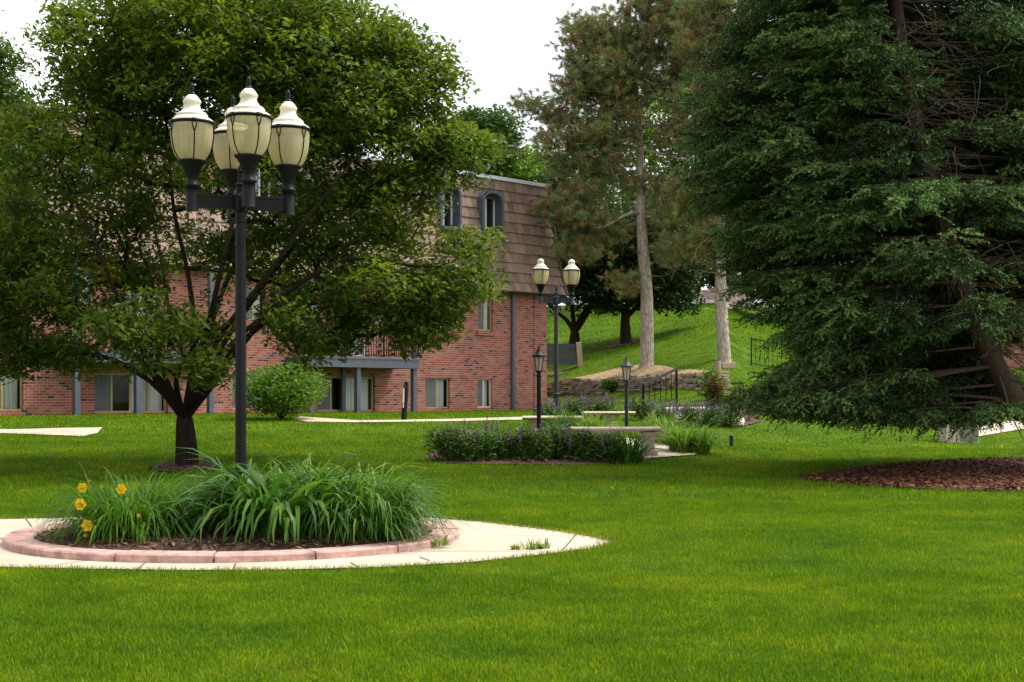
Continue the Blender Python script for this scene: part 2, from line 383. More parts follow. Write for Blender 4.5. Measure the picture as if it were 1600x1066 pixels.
def inpoly(x, y, poly):
    r = np.zeros(x.shape, bool); n = len(poly)
    for i in range(n):
        x1, y1 = poly[i][:2]; x2, y2 = poly[(i+1) % n][:2]
        if y1 == y2: continue
        c = ((y1 > y) != (y2 > y)) & (x < (x2-x1)*(y-y1)/(y2-y1)+x1)
        r ^= c
    return r
def drape(name, poly, mat, dz=.012, step=.4, kind='structure'):
    """a flat sheet following the ground inside a plan outline"""
    import mathutils
    from mathutils.geometry import delaunay_2d_cdt
    pts = []
    n = len(poly)
    for i in range(n):
        a = Vector(poly[i][:2]); b = Vector(poly[(i+1) % n][:2]); k = max(1, int((b-a).length/step))
        for j in range(k): pts.append(a.lerp(b, j/k))
    nb = len(pts)
    xs = [p.x for p in pts]; ys = [p.y for p in pts]
    ax, ay = np.meshgrid(np.arange(min(xs), max(xs), step), np.arange(min(ys), max(ys), step))
    ax = ax.ravel()+.01; ay = ay.ravel()+.013
    ok = inpoly(ax, ay, [(p.x, p.y) for p in pts])
    pts += [Vector((a, b)) for a, b in zip(ax[ok], ay[ok])]
    v, e, f, _, _, _ = delaunay_2d_cdt(pts, [(i, (i+1) % nb) for i in range(nb)], [], 1, 1e-5)
    z = terrain(np.array([p.x for p in v]), np.array([p.y for p in v])) + dz
    me = bpy.data.meshes.new(name); me.from_pydata([(p.x, p.y, float(q)) for p, q in zip(v, z)], [], f); me.update()
    o = link(name, me, mat)
    if kind: tag(o, kind=kind)
    return o

# ------------------------------------------------------------------ plan outlines
KC = Vector((-2.66, 13.8, 0)); KR = 2.15
ring_px = [(-220,826),(-100,818),(0,813),(100,811),(240,803),(380,799),(540,802),(660,810),(750,817),(850,829),(925,841),(955,849),(925,858),(850,868),(740,880),(600,888),(450,892),(300,893),(150,891),(0,888),(-120,884),(-220,880)]
def flat(px, py, z=0.0):
    Y = (HC-z)*F/(py-HY); return ((px-800)/F*Y, Y)
ring_poly = [flat(*p) for p in ring_px]
path_mid = [G(*p).xy for p in [(455,656),(480,660),(560,661),(690,659.5),(790,657),(850,657),(880,654),(870,651),(800,653),(690,656),(560,658),(470,652)]]
path_left = [G(*p).xy for p in [(-150,676),(0,678),(60,680),(130,683),(152,678),(160,669),(100,670),(20,672),(-150,670)]]
path_bench = [G(*p).xy for p in [(930,722),(1030,717),(1085,713),(1107,703),(1100,696),(1020,694),(960,684),(880,684),(850,700),(880,718)]]
path_right = [G(*p).xy for p in [(1528,683),(1570,676),(1640,664),(1700,656),(1700,650),(1640,652),(1590,657),(1545,664),(1520,674)]]
spruce_bed = [G(*p).xy for p in [(1245,748),(1300,756),(1380,762),(1480,767),(1600,769),(1760,770),(1850,750),(1760,722),(1650,716),(1560,718),(1470,722),(1380,728),(1300,738)]]
salvia_bed = [G(*p).xy for p in [(664,716),(690,724),(780,727),(900,728),(1000,724),(1030,714),(1010,700),(960,696),(800,690),(690,696)]]
tree_bed_c = G(292,730)
def ell(c, rx, ry, n=28, j=.08):
    return [(c[0]+rx*math.cos(2*math.pi*k/n)*(1+random.uniform(-j,j)), c[1]+ry*math.sin(2*math.pi*k/n)*(1+random.uniform(-j,j))) for k in range(n)]
tree_bed = ell(tree_bed_c, .62, 1.3)
far_bed = ell(GY(978, 75), 1.3, 1.1)
stair_bed = [G(*p).xy for p in [(1035,665),(1090,664),(1160,668),(1190,660),(1175,640),(1110,632),(1070,636),(1040,648)]]
pine_bed = [GY(u, float(wall_Y(u))+d).xy for u, d in [(885,.9),(905,.3),(930,.25),(990,.25),(1050,.25),(1100,.3),(1112,1.2),(1080,3.4),(1040,4.9),(1000,5.6),(960,4.6),(925,2.8),(895,1.6)]]

drape('path', ring_poly, M['concrete'], .012, .5)
drape('path', path_mid, M['tanpath'], .02, .5)
drape('path', path_left, M['concrete'], .02, .5)
drape('path', path_bench, M['concrete'], .03, .4)
drape('path', path_right, M['beige'], .02, .5)
drape('mulch_bed', spruce_bed, M['litter'], .02, .4)
drape('mulch_bed', salvia_bed, M['soil'], .018, .3)
drape('mulch_bed', tree_bed, M['soil'], .03, .2)
drape('mulch_bed', far_bed, M['soil'], .06, .4)
drape('mulch_bed', stair_bed, M['soil'], .03, .3)
drape('mulch_bed', pine_bed, simple('straw_litter', (.34,.22,.12), .95, noise=.4, nscale=3, bump=.6, bscale=10), .02, .15)

# path joints (saw cuts in the concrete), part of the surface pattern
jt = MB()
for a, b in [((0,843),(30,858)),((70,888),(140,878)),((365,893),(368,883)),((640,864),(860,864)),((760,838),(905,840)),((655,873),(672,879)),((-10,860),(-80,870)),((900,838),(880,861)),((560,889),(548,882)),((215,892),(228,881)),((700,812),(690,824)),((40,812),(55,833))]:
    p = flat(*a); q = flat(*b); d = Vector((q[0]-p[0], q[1]-p[1])).normalized(); n_ = Vector((-d.y, d.x))*.007
    jt.add([(p[0]-n_.x,p[1]-n_.y,.017),(q[0]-n_.x,q[1]-n_.y,.017),(q[0]+n_.x,q[1]+n_.y,.017),(p[0]+n_.x,p[1]+n_.y,.017)], [(0,1,2,3)])
tag(jt.build('path_joints', M['joint']), kind='structure')

# ------------------------------------------------------------------ round planter kerb and bed
kb = MB(); ns = 16
for k in range(ns):
    a0 = 2*math.pi*k/ns + .004 + .1; a1 = 2*math.pi*(k+1)/ns - .004 + .1
    r0, r1, h = KR-.27, KR, .085 + random.uniform(-.006,.006)
    m_ = 8; prof = [(r1,0),(r1,h-.015),(r1-.015,h),(r0+.015,h),(r0,h-.015),(r0,0)]
    vs = []
    for j in range(m_+1):
        t = a0+(a1-a0)*j/m_
        for r, z in prof: vs.append((r*math.cos(t), r*math.sin(t), z))
    np_ = len(prof); fs = []
    for j in range(m_):
        for q in range(np_-1): fs.append((j*np_+q, (j+1)*np_+q, (j+1)*np_+q+1, j*np_+q+1))
    fs += [tuple(range(np_-1,-1,-1)), tuple(m_*np_+q for q in range(np_))]
    kb.add(vs, fs)
tag(kb.build('planter_kerb', M['kerb'], loc=KC), 'low ring of pinkish kerb stones around the round daylily bed', 'kerb')
kd = MB(); vs = [(0,0,.13)]; n_ = 40
for r, z in ((.7,.125),(1.3,.11),(1.7,.08),(KR-.26,.05)):
    for k in range(n_): vs.append((r*math.cos(2*math.pi*k/n_), r*math.sin(2*math.pi*k/n_), z+random.uniform(-.015,.015)))
fs = [(0,1+k,1+(k+1)%n_) for k in range(n_)]
for q in range(3):
    for k in range(n_): fs.append((1+q*n_+k, 1+(q+1)*n_+k, 1+(q+1)*n_+(k+1)%n_, 1+q*n_+(k+1)%n_))
kd.add(vs, fs)
tag(kd.build('mulch_bed', M['soil'], loc=KC), kind='structure')

def chips(name, pts, zs, size, mat, seed):
    g = np.random.default_rng(seed); n = len(pts)
    a = g.uniform(0, 2*np.pi, n); el = g.normal(0, .3, n); L = size*g.uniform(.4,1.4,n); W = L*g.uniform(.12,.35,n)
    d = np.stack([np.cos(a)*np.cos(el), np.sin(a)*np.cos(el), np.sin(el)], -1)
    s = np.stack([-np.sin(a), np.cos(a), g.normal(0,.35,n)], -1)
    c = np.stack([pts[:,0], pts[:,1], zs], -1)
    V = np.stack([c-d*L[:,None]/2, c+s*W[:,None]/2, c+d*L[:,None]/2, c-s*W[:,None]/2], 1).reshape(-1,3)
    q = np.arange(n*4).reshape(n,4)
    o = link(name, np_mesh(name, V, [q], np.repeat(g.random(n),4)), mat)
    return tag(o, kind='stuff')
g = np.random.default_rng(3)
n = 9000; r = (KR-.28)*np.sqrt(g.random(n)); a = g.uniform(0,2*np.pi,n)
chips('mulch_chips', np.stack([KC.x+r*np.cos(a), KC.y+r*np.sin(a)],-1), np.interp(r,[0,.7,1.3,1.7,1.9],[.13,.125,.11,.08,.05])+g.uniform(.005,.04,n), .07, M['chip'], 4)
def rand_in(poly, n, g):
    xs = [p[0] for p in poly]; ys = [p[1] for p in poly]
    x = g.uniform(min(xs), max(xs), n*3); y = g.uniform(min(ys), max(ys), n*3)
    k = inpoly(x, y, poly); return np.stack([x[k], y[k]], -1)[:n]
p_ = rand_in(spruce_bed, 16000, g)
chips('needle_litter', p_, terrain(p_[:,0], p_[:,1])+g.uniform(.02,.06,len(p_)), .12, M['needlelitter'], 5)
p_ = np.concatenate([rand_in(tree_bed, 900, g), rand_in(salvia_bed, 2500, g), rand_in(stair_bed, 2500, g)])
chips('mulch_chips', p_, terrain(p_[:,0], p_[:,1])+g.uniform(.03,.06,len(p_)), .08, M['chip'], 6)

# ------------------------------------------------------------------ grass
def grass(name, y0, y1, dens, h, w, seg, seed, amax=.43):
    g = np.random.default_rng(seed)
    area = amax*(y1*y1-y0*y0); n = int(area*dens)
    Y = np.sqrt(g.uniform(y0*y0, y1*y1, n)); X = g.uniform(-amax, amax, n)*Y + g.uniform(-1,1,n)*.6
    ok = np.ones(n, bool)
    for poly in (ring_poly, path_mid, path_left, path_bench, path_right, spruce_bed, salvia_bed, tree_bed, stair_bed):
        ok &= ~inpoly(X+g.normal(0,.035,n), Y+g.normal(0,.05,n), poly)
    ok &= np.hypot(X-KC.x, Y-KC.y) > KR+.03
    # behind the front wall of the building
    ly = -.712*X + .702*(Y-59); lx = .702*X + .712*(Y-59)
    ok &= ~((ly > -.05) & (lx < 2.2))
    u = 800+F*X/Y
    ok &= ~((u > 846) & (u < 1150) & (np.abs(Y-wall_Y(u)) < .5))
    X, Y = X[ok], Y[ok]; n = len(X)
    Z = terrain(X, Y)
    az = g.uniform(0, 2*np.pi, n)
    cl = .7+.6*np.sin(X*2.3+np.sin(Y*1.7))**2*.6
    H = h*g.uniform(.55,1.25,n)*cl; W = w*g.uniform(.7,1.3,n); lean = g.uniform(.1,.75,n)*H
    s = np.stack([-np.sin(az), np.cos(az), np.zeros(n)],-1)*W[:,None]/2
    d = np.stack([np.cos(az), np.sin(az), np.zeros(n)],-1)*lean[:,None]
    b = np.stack([X,Y,Z-.004],-1); up = np.zeros((n,3)); up[:,2] = H
    t = g.random(n)
    if seg == 2:
        mid = b+up*.6+d*.35
        V = np.stack([b-s, b+s, mid+s*.8, mid-s*.8, b+up*.95+d],1).reshape(-1,3)
        k = np.arange(n)[:,None]*5
        polys = [k+np.array([[0,1,2,3]]), k+np.array([[3,2,4]])]; tint = np.repeat(t,5)
    else:
        V = np.stack([b-s, b+s, b+up*.95+d],1).reshape(-1,3)
        polys = [np.arange(n*3).reshape(n,3)]; tint = np.repeat(t,3)
    o = link(name, np_mesh(name, V, polys, tint), M['blade'])
    return tag(o, kind='stuff')
# dry thatch along the edges of the round path
M['drygrass'] = foliage('dry_thatch', [(0,(.09,.12,.015)),(.4,(.2,.2,.05)),(1,(.42,.32,.15))], .3, .7, .1)
def thatch():
    g = np.random.default_rng(77); P0 = np.array([p[:2] for p in ring_poly]); P1 = np.roll(P0, -1, 0)
    L = np.linalg.norm(P1-P0, axis=1); n = 5200; k = g.choice(len(L), n, p=L/L.sum())
    d = (P1-P0)[k]/L[k][:,None]; t = g.random(n)[:,None]
    c = P0[k]+(P1-P0)[k]*t + np.stack([-d[:,1], d[:,0]],-1)*g.normal(0,.045,n)[:,None]
    az = g.uniform(0,6.28,n); H = g.uniform(.012,.045,n); ln = g.uniform(.01,.06,n); w = .007
    b = np.stack([c[:,0], c[:,1], np.full(n,.008)],-1); sd = np.stack([-np.sin(az), np.cos(az), np.zeros(n)],-1)*w/2
    tip = b+np.stack([np.cos(az)*ln, np.sin(az)*ln, H],-1)
    V = np.stack([b-sd, b+sd, tip],1).reshape(-1,3)
    tag(link('dry_thatch', np_mesh('dry_thatch', V, [np.arange(n*3).reshape(n,3)], np.repeat(g.random(n),3)), M['drygrass']), kind='stuff')
thatch()
GD = 1.0
grass('grass', 5.0, 11.0, 7500*GD, .042, .0046, 2, 21)
grass('grass', 11.0, 19.0, 2900*GD, .046, .0072, 1, 22)
grass('grass', 19.0, 33.0, 700*GD, .06, .014, 1, 23)
grass('grass', 68.0, 98.0, 45*GD, .1, .06, 1, 25, .40)
grass('grass', 33.0, 68.0, 130*GD, .065, .03, 1, 24, .40)

# ------------------------------------------------------------------ leaves, needles, branches (vectorised)
def norm(a): return a/np.maximum(np.linalg.norm(a, axis=-1, keepdims=True), 1e-9)
def leaves_geo(c, g, L, W, droop=.35, lvar=.35, outward=None):
    n = len(c); az = g.uniform(0, 2*np.pi, n)
    d = np.stack([np.cos(az), np.sin(az), g.normal(-droop, .45, n)], -1)
    if outward is not None: d = d + outward*.9
    d = norm(d)
    up = norm(np.stack([g.normal(0,.5,n), g.normal(0,.5,n), np.ones(n)], -1))
    s = norm(np.cross(d, up)); nrm = np.cross(s, d)
    l = (L*(1+g.uniform(-lvar, lvar, n)))[:,None]; w = (W*(1+g.uniform(-lvar, lvar, n)))[:,None]
    a = c - d*l*.5; b = c + d*l*.5; m = c - d*l*.08
    V = np.stack([a, m+s*w*.5+nrm*w*.18, b-nrm*l*.08, m-s*w*.5+nrm*w*.18], 1).reshape(-1,3)
    k = np.arange(n)[:,None]*4
    return V, np.concatenate([k+np.array([[0,1,2]]), k+np.array([[0,2,3]])]), 4
def leaf_mesh(name, c, g, L, W, tint=None, **kw):
    V, t, k = leaves_geo(c, g, L, W, **kw)
    if tint is None: tint = g.random(len(c))
    return np_mesh(name, V, [t], np.repeat(np.clip(tint, 0, 1), k))
def needle_geo(p, d, L, w, g):
    """thin triangles from p along d"""
    n = len(p)
    r = norm(np.cross(d, g.normal(0,1,(n,3))))
    V = np.stack([p-r*w/2, p+r*w/2, p+d*L], 1).reshape(-1,3)
    return V, np.arange(n*3).reshape(n,3)
def sample_lobes(lobes, n, Y, g, shell=.45):
    """points inside lobes given as (px, py, rx, ry, dY, rdepth)"""
    w = np.array([l[2]*l[3]*(l[6] if len(l) > 6 else 1) for l in lobes], float); k = g.choice(len(lobes), n, p=w/w.sum())
    A = np.array([(l+(0, None))[:6] if len(l) == 4 else l for l in lobes], object)
    cx, cy, rx, ry, dy = [np.array([float(l[i]) if i < len(l) else 0.0 for l in lobes])[k] for i in range(5)]
    rd = np.array([float(l[5]) if len(l) > 5 else l[2]/F*Y for l in lobes])[k]
    v = norm(g.normal(0,1,(n,3))); r = (g.random(n)**shell)*np.where(g.random(n) < .07, g.uniform(1.0,1.2,n), 1.0); v = v*r[:,None]
    Yc = Y + dy
    X = (cx+rx*v[:,0]-800)/F*Yc; Z = HC + (HY-cy-ry*v[:,2])/F*Yc
    return np.stack([X, Yc+rd*v[:,1], Z], -1), v

class Branches:
    """greedy branching: every cluster joins the nearest node already grown"""
    def __init__(s): s.p = []; s.par = []; s.r = []; s.main = []
    def limb(s, pts, r0, r1, start=None):
        ids = []
        m = len(pts)
        prev = start
        # Catmull-like densify
        P_ = [Vector(p) for p in pts]; dense = []
        for i in range(m-1):
            a, b = P_[i], P_[i+1]; pa = P_[max(i-1,0)]; pb = P_[min(i+2,m-1)]
            for j in range(4):
                t = j/4
                q = .5*((2*a)+(b-pa)*t+(2*pa-5*a+4*b-pb)*t*t+(3*a-pa-3*b+pb)*t**3)
                dense.append(q)
        dense.append(P_[-1])
        for i, q in enumerate(dense):
            s.p.append(np.array(q)); s.par.append(prev if prev is not None else -1); s.r.append(r0+(r1-r0)*i/(len(dense)-1)); s.main.append(True)
            prev = len(s.p)-1; ids.append(prev)
        return ids
    def grow(s, pts, origin, g, rtip=.006, rmax=.035, sag=.05, exp=.45):
        o = np.array(origin); order = np.argsort(np.linalg.norm(pts-o, axis=1))
        base = len(s.p); cap = base + len(pts)*4
        A = np.zeros((cap,3)); A[:base] = np.array(s.p); n = base
        D = np.zeros(cap); D[:base] = np.linalg.norm(A[:base]-o, axis=1)
        ends = []
        for i in order:
            c = pts[i]; dc = np.linalg.norm(c-o)
            dist = np.linalg.norm(A[:n]-c, axis=1) + np.maximum(0, D[:n]-dc)*1.5 + .12*np.maximum(0, c[2]*-1+A[:n,2])
            j = int(np.argmin(dist)); p = A[j]
            seg = c-p; L = np.linalg.norm(seg); k = 3 if L > .25 else 1
            prev = j
            for q in range(1, k+1):
                t = q/k
                x = p+seg*t + np.array([0,0,-sag*L*math.sin(math.pi*t)*1.0]) + (g.normal(0,.05*L,3) if q < k else 0)
                A[n] = x; D[n] = np.linalg.norm(x-o); s.p.append(x); s.par.append(prev); s.r.append(0.0); s.main.append(False); prev = n; n += 1
            ends.append(prev)
        cnt = np.zeros(n); cnt[ends] = 1
        for i in range(n-1, -1, -1):
            if s.par[i] >= 0 and i >= base: cnt[s.par[i]] += cnt[i]
        for i in range(base, n): s.r[i] = min(rmax, rtip*max(1, cnt[i])**exp)
    def mesh(s, name, n_main=9, n_twig=4, flare=None):
        V = []; Q = []; b = 0
        for i in range(len(s.p)):
            j = s.par[i]
            if j < 0: continue
            k = n_main if s.main[i] else n_twig
            p, q = s.p[j], s.p[i]; d = q-p; L = np.linalg.norm(d)
            if L < 1e-5: continue
            d = d/L; ra = s.r[j] if (s.main[i] == s.main[j]) else min(s.r[j], s.r[i]*1.15); rb = s.r[i]
            # ring direction at each end follows the neighbouring segments so joints close
            def axis(a_, b_):
                v = b_-a_; return v/max(np.linalg.norm(v), 1e-9)
            dj = d if s.par[j] < 0 or s.main[i] != s.main[j] else norm((axis(s.p[s.par[j]], s.p[j])+d)[None])[0]
            for (c, dd, r) in ((p, dj, ra), (q, s.__dict__.get('nd', {}).get(i, d), rb)):
                ref = np.array([1.0,0,0]) if abs(dd[0]) < .7 else np.array([0,1.0,0])
                a = np.cross(dd, ref); a /= np.linalg.norm(a); e = np.cross(dd, a)
                t = np.arange(k)*2*np.pi/k
                V.append(c + (np.cos(t)[:,None]*a + np.sin(t)[:,None]*e)*r)
            i0 = np.arange(k); i1 = (i0+1) % k
            Q.append(np.stack([b+i0, b+i1, b+k+i1, b+k+i0], -1)); b += 2*k
        return np_mesh(name, np.concatenate(V), [np.concatenate(Q)], smooth=True)
    def finish(s):
        s.nd = {}
        for i in range(len(s.p)):
            j = s.par[i]
            if j >= 0 and s.main[i] and s.main[j] and s.par[j] >= 0:
                v1 = s.p[j]-s.p[s.par[j]]; v2 = s.p[i]-s.p[j]
                if j == i-1:
                    s.nd[j] = norm((v1/np.linalg.norm(v1)+v2/np.linalg.norm(v2))[None])[0]

def broadleaf(name, label, cat, Y, base, limbs, lobes, ncl, nleaf, L, W, mat, seed, spread=.38, r0=.2, limb_r=(.09,.02), group=None, droop=.35, bark='bark', flat_z=.6, shell=.45, rmax=.035, twigs=True):
    g = np.random.default_rng(seed)
    root = empty(name, base, label, cat, group)
    off = np.array(base)
    br = Branches()
    tr = br.limb([Vector(base)-Vector((0,0,.1))]+list(limbs[0]), r0*1.35, r0*.8)
    # root flare
    br.r[0] = r0*1.5; br.r[1] = r0*1.22
    fork = tr[-1]
    for lm in limbs[1:]:
        k = min(tr, key=lambda i: np.linalg.norm(br.p[i]-np.array(lm[0])))
        br.limb([br.p[k]]+list(lm[1:]), limb_r[0], limb_r[1], start=k)
    cl, v = sample_lobes(lobes, ncl, Y, g, shell)
    br.grow(cl, br.p[fork], g, rmax=rmax)
    br.finish()
    # leaves: several short twigs per cluster
    ci = np.repeat(np.arange(ncl), nleaf)
    off3 = norm(g.normal(0,1,(len(ci),3)))*(g.random(len(ci))**.5)[:,None]*spread*np.array([1,1,flat_z])
    c = cl[ci] + off3 + np.array([0,0,0])
    ct = g.random(ncl)
    tint = .25*g.random(len(ci)) + .35*ct[ci] + .4*g.random(len(ci))**2
    me = leaf_mesh('crown', c-off, g, L, W, tint, droop=droop)
    b_ = br
    for i in range(len(b_.p)): b_.p[i] = b_.p[i]-off
    link('trunk', b_.mesh('trunk'), M[bark], root)
    link('crown', me, M[mat], root)
    return root

# ---- the big broadleaf tree
TB = G(292, 729); TY = TB.y
def q(px, py, dy=0): return P(px, py, TY+dy)
limbs = [[q(291,700), q(289,668), q(288,650)],
  [q(288,655), q(262,622,.1), q(228,572,.2), q(172,522,.3), q(118,480,.4), q(60,440,.2), q(-20,405)],
  [q(286,652), q(250,590,-.6), q(215,530,-1.2), q(180,455,-1.8), q(140,360,-2), q(90,260,-1.6)],
  [q(284,650), q(256,585,.6), q(242,505,1.3), q(217,440,1.8), q(190,380,2.2), q(160,290,2.6), q(140,180,2.6)],
  [q(288,650), q(298,585,-.2), q(302,500,-.2), q(292,420,-.1), q(272,330), q(262,220), q(250,80)],
  [q(290,650), q(330,595,.2), q(348,540,.4), q(400,462,.7), q(462,382,.9), q(522,318,1), q(600,250,.8), q(670,170,.4)],
  [q(290,655), q(345,585,-.5), q(392,522,-1), q(452,455,-1.3), q(545,405,-1.4), q(640,415,-1.2), q(735,420,-.8)],
  [q(289,652), q(316,560,1), q(342,470,2), q(382,380,2.6), q(420,280,3), q(462,180,3), q(505,70,2.8)],
  [q(289,652), q(310,570,-1), q(330,490,-2), q(350,400,-2.6), q(380,280,-2.6), q(400,150,-2.2), q(400,20,-1.6)],
  [q(288,654), q(275,600,-1.2), q(290,560,-2.2), q(310,530,-3)],
  [q(290,652), q(300,590,1), q(270,510,2), q(250,400,2.4), q(230,300,2.4)], [q(288,652), q(240,600,-.3), q(170,560,-.6), q(90,550,-.8), q(10,560,-.9)],
  [q(290,652), q(350,560,.2), q(440,490,.3), q(530,470,.2), q(610,480,0)], [q(289,650), q(335,540,-1.4), q(410,440,-2), q(490,330,-2.2), q(560,240,-2)],
  [q(290,652), q(360,540,1.8), q(450,470,2.8), q(560,420,3.2), q(640,350,3)]]
lobes = [(330,110,190,150,0,3.0),(500,120,150,105,0,2.6),(640,115,78,68,0,1.6),(585,215,115,85,0,2.4),(715,235,72,52,0,1.4),(430,280,170,90,0,3.2,.7),
  (565,325,105,55,.4,2.4),(735,385,60,30,-.6,1.1),(705,455,80,38,-.6,1.4),(600,450,100,55,0,2.6),(490,500,90,50,0,2.6),(480,548,55,20,-.5,1.4),
  (250,505,110,45,-2.2,1.3,.8),(315,570,52,28,-2.3,.9),(205,560,45,22,-2,.9,.8),(110,430,130,85,0,2.8,.75),(0,400,100,130,0,2.4),(150,260,130,110,0,3,.8),(170,110,95,105,0,2.8),
  (30,520,90,50,0,1.8),(115,558,55,28,-.3,1.0),(300,400,170,70,1.5,2,.35),(640,515,45,36,-.6,.8),(20,570,55,20,-.3,.8),(390,60,220,110,0,2.8),(560,70,70,45,0,1.5),
  (560,390,110,50,.5,2.2,.8),(645,292,55,38,0,1.4),(430,400,120,60,1.2,2,.5),(650,490,60,36,0,1.2)]
tree = broadleaf('broadleaf_tree', 'wide spreading broadleaf tree forking low above the lawn behind the four globe lamp', 'tree', TY, TB, limbs, lobes, 2000, 66, .135, .06, 'leaf', 31,
  spread=.44, r0=.165, limb_r=(.062,.016), shell=.36)
g = np.random.default_rng(5)
c = np.array(q(170,424,-.9)) + g.normal(0,1,(55,3))*np.array([.09,.1,.12])
link('yellow_leaves', leaf_mesh('yellow_leaves', c-np.array(TB), g, .12, .06), M['yellowleaf'], tree)['label'] = 'cluster of yellowed leaves'

# ---- the tree cut by the left edge
EY = 31.0
def q2(px, py, dy=0): return P(px, py, EY+dy)
eb = GY(-150, EY)
broadleaf('broadleaf_tree', 'broadleaf tree at the left edge with only its thin outer boughs in view', 'tree', EY, eb,
  [[q2(-148,620), q2(-145,540)], [q2(-145,545), q2(-110,430), q2(-60,330), q2(-10,240), q2(30,150)], [q2(-145,550), q2(-90,470), q2(-20,400), q2(40,330)], [q2(-145,540), q2(-160,350), q2(-150,150)]],
  [(-10,130,55,75,0,1.4),(10,230,70,70,0,1.6),(-60,150,90,150,0,2.4),(-80,350,140,130,0,2.8),(20,330,70,80,0,1.6)], 380, 70, .14, .065, 'leaf2', 33, spread=.45, r0=.2, limb_r=(.1,.02))

# ---- dark trees on the hill
def dark_tree(label, px, Y, trunk, lobes, ncl, seed, mat='darkleaf', r0=.25, L=.3, nleaf=40, name='broadleaf_tree', spread=.8, limb_r=(.15,.04)):
    b = GY(px, Y)
    ls = [[P(a, b_, Y) for a, b_ in t] for t in trunk]
    return broadleaf(name, label, 'tree', Y, b, ls, lobes, ncl, nleaf, L, L*.55, mat, seed, spread=spread, r0=r0, limb_r=limb_r, rmax=.05)
dark_tree('dark broadleaf tree with several splayed trunks behind the grey bench', 897, 76, [[(898,525),(898,518)],[(898,520),(885,500),(870,488),(850,470)],[(898,520),(905,500),(920,480),(950,465)],[(898,520),(895,490),(890,440),(890,360)],[(898,520),(915,495),(940,450),(960,400)]],
  [(900,450,70,40,0,3),(880,400,70,60,0,3),(940,430,70,50,0,3),(900,330,60,60,0,3),(870,300,40,40,0,2),(950,370,60,50,0,3)], 420, 41)
dark_tree('dark dense tree with a single trunk in a mulch ring up the hill', 978, 75, [[(977,510),(977,490)],[(977,500),(960,450),(930,420)],[(977,500),(985,440),(990,360)],[(977,500),(1010,470),(1060,460)]],
  [(1000,440,75,50,0,3),(1050,465,50,30,0,2),(960,460,50,30,0,2),(1010,370,70,60,0,3),(1040,410,60,50,0,3),(960,390,60,60,0,3)], 420, 42)
dark_tree('pale fresh green tree rising just behind the right end of the roof', 800, 98, [[(800,420),(800,380)],[(800,400),(790,320),(780,270)],[(800,400),(820,320),(830,270)]],
  [(795,275,50,40,0,4),(840,270,45,45,0,4),(760,290,45,30,0,4),(820,330,60,50,0,4),(870,320,40,60,0,4)], 340, 43, 'brightleaf', .3, .36, 42, spread=1.1)
dark_tree('distant bluish green tree showing its rounded top above the roof', 745, 92, [[(745,420),(745,330)],[(745,400),(735,270),(735,200)],[(745,400),(765,270),(770,200)]],
  [(740,195,38,30,0,3),(775,205,38,32,0,3),(745,245,70,40,0,4),(700,240,50,40,0,3)], 260, 44, 'midleaf', .3, .34, 42, spread=.9)
dark_tree('yellow green tree filling the gaps behind the tall pines', 1040, 102, [[(1040,430),(1040,380)],[(1040,400),(1020,300),(1010,200)],[(1040,400),(1080,300),(1090,180)]],
  [(1040,170,70,60,0,4),(1000,240,70,60,0,4),(1080,240,80,70,0,4),(940,290,50,50,0,4),(1100,330,80,60,0,4),(1020,330,80,60,0,4),(1150,200,60,70,0,4)], 420, 45, 'brightleaf', .3, .36, 40, spread=1.1)
dark_tree('dark green tree behind the pines at the top of the slope', 1080, 93, [[(1090,440),(1090,400)],[(1090,420),(1070,360),(1060,320)],[(1090,420),(1110,360),(1120,300)]],
  [(1060,360,70,50,0,4),(1110,350,60,60,0,4),(1010,330,50,40,0,3),(1140,400,50,35,0,3)], 260, 46, 'midleaf', .28, .34, 38, spread=1.0)
dark_tree('deep green tree far off behind the big spruce', 1400, 95, [[(1400,520),(1400,470)],[(1400,500),(1360,380),(1340,280)],[(1400,500),(1440,380),(1460,280)]],
  [(1300,350,110,110,0,5),(1420,330,120,120,0,5),(1540,360,120,110,0,5),(1400,190,150,90,0,5),(1560,220,110,100,0,5),(1280,200,90,90,0,5),(1420,70,170,90,0,5),(1560,60,120,110,0,5),(1270,90,70,90,0,5),(1660,100,90,120,0,5),(1650,330,90,130,0,5),(1250,440,60,60,0,4)], 1000, 47, 'darkleaf', .3, .46, 40, spread=1.4)

dark_tree('green tree crowding the top of the slope behind the pale rubble', 1165, 108, [[(1165,440),(1165,400)],[(1165,420),(1140,360),(1130,320)],[(1165,420),(1200,360),(1210,300)]],
  [(1130,390,60,45,0,4),(1200,400,70,55,0,4),(1180,310,90,60,0,4),(1250,450,60,40,0,4),(1110,425,50,28,0,3),(1170,445,60,25,0,3),(1260,350,70,60,0,4),(1080,432,45,26,0,3),(1060,400,45,30,0,3)], 480, 48, 'midleaf', .28, .36, 40, spread=1.0)
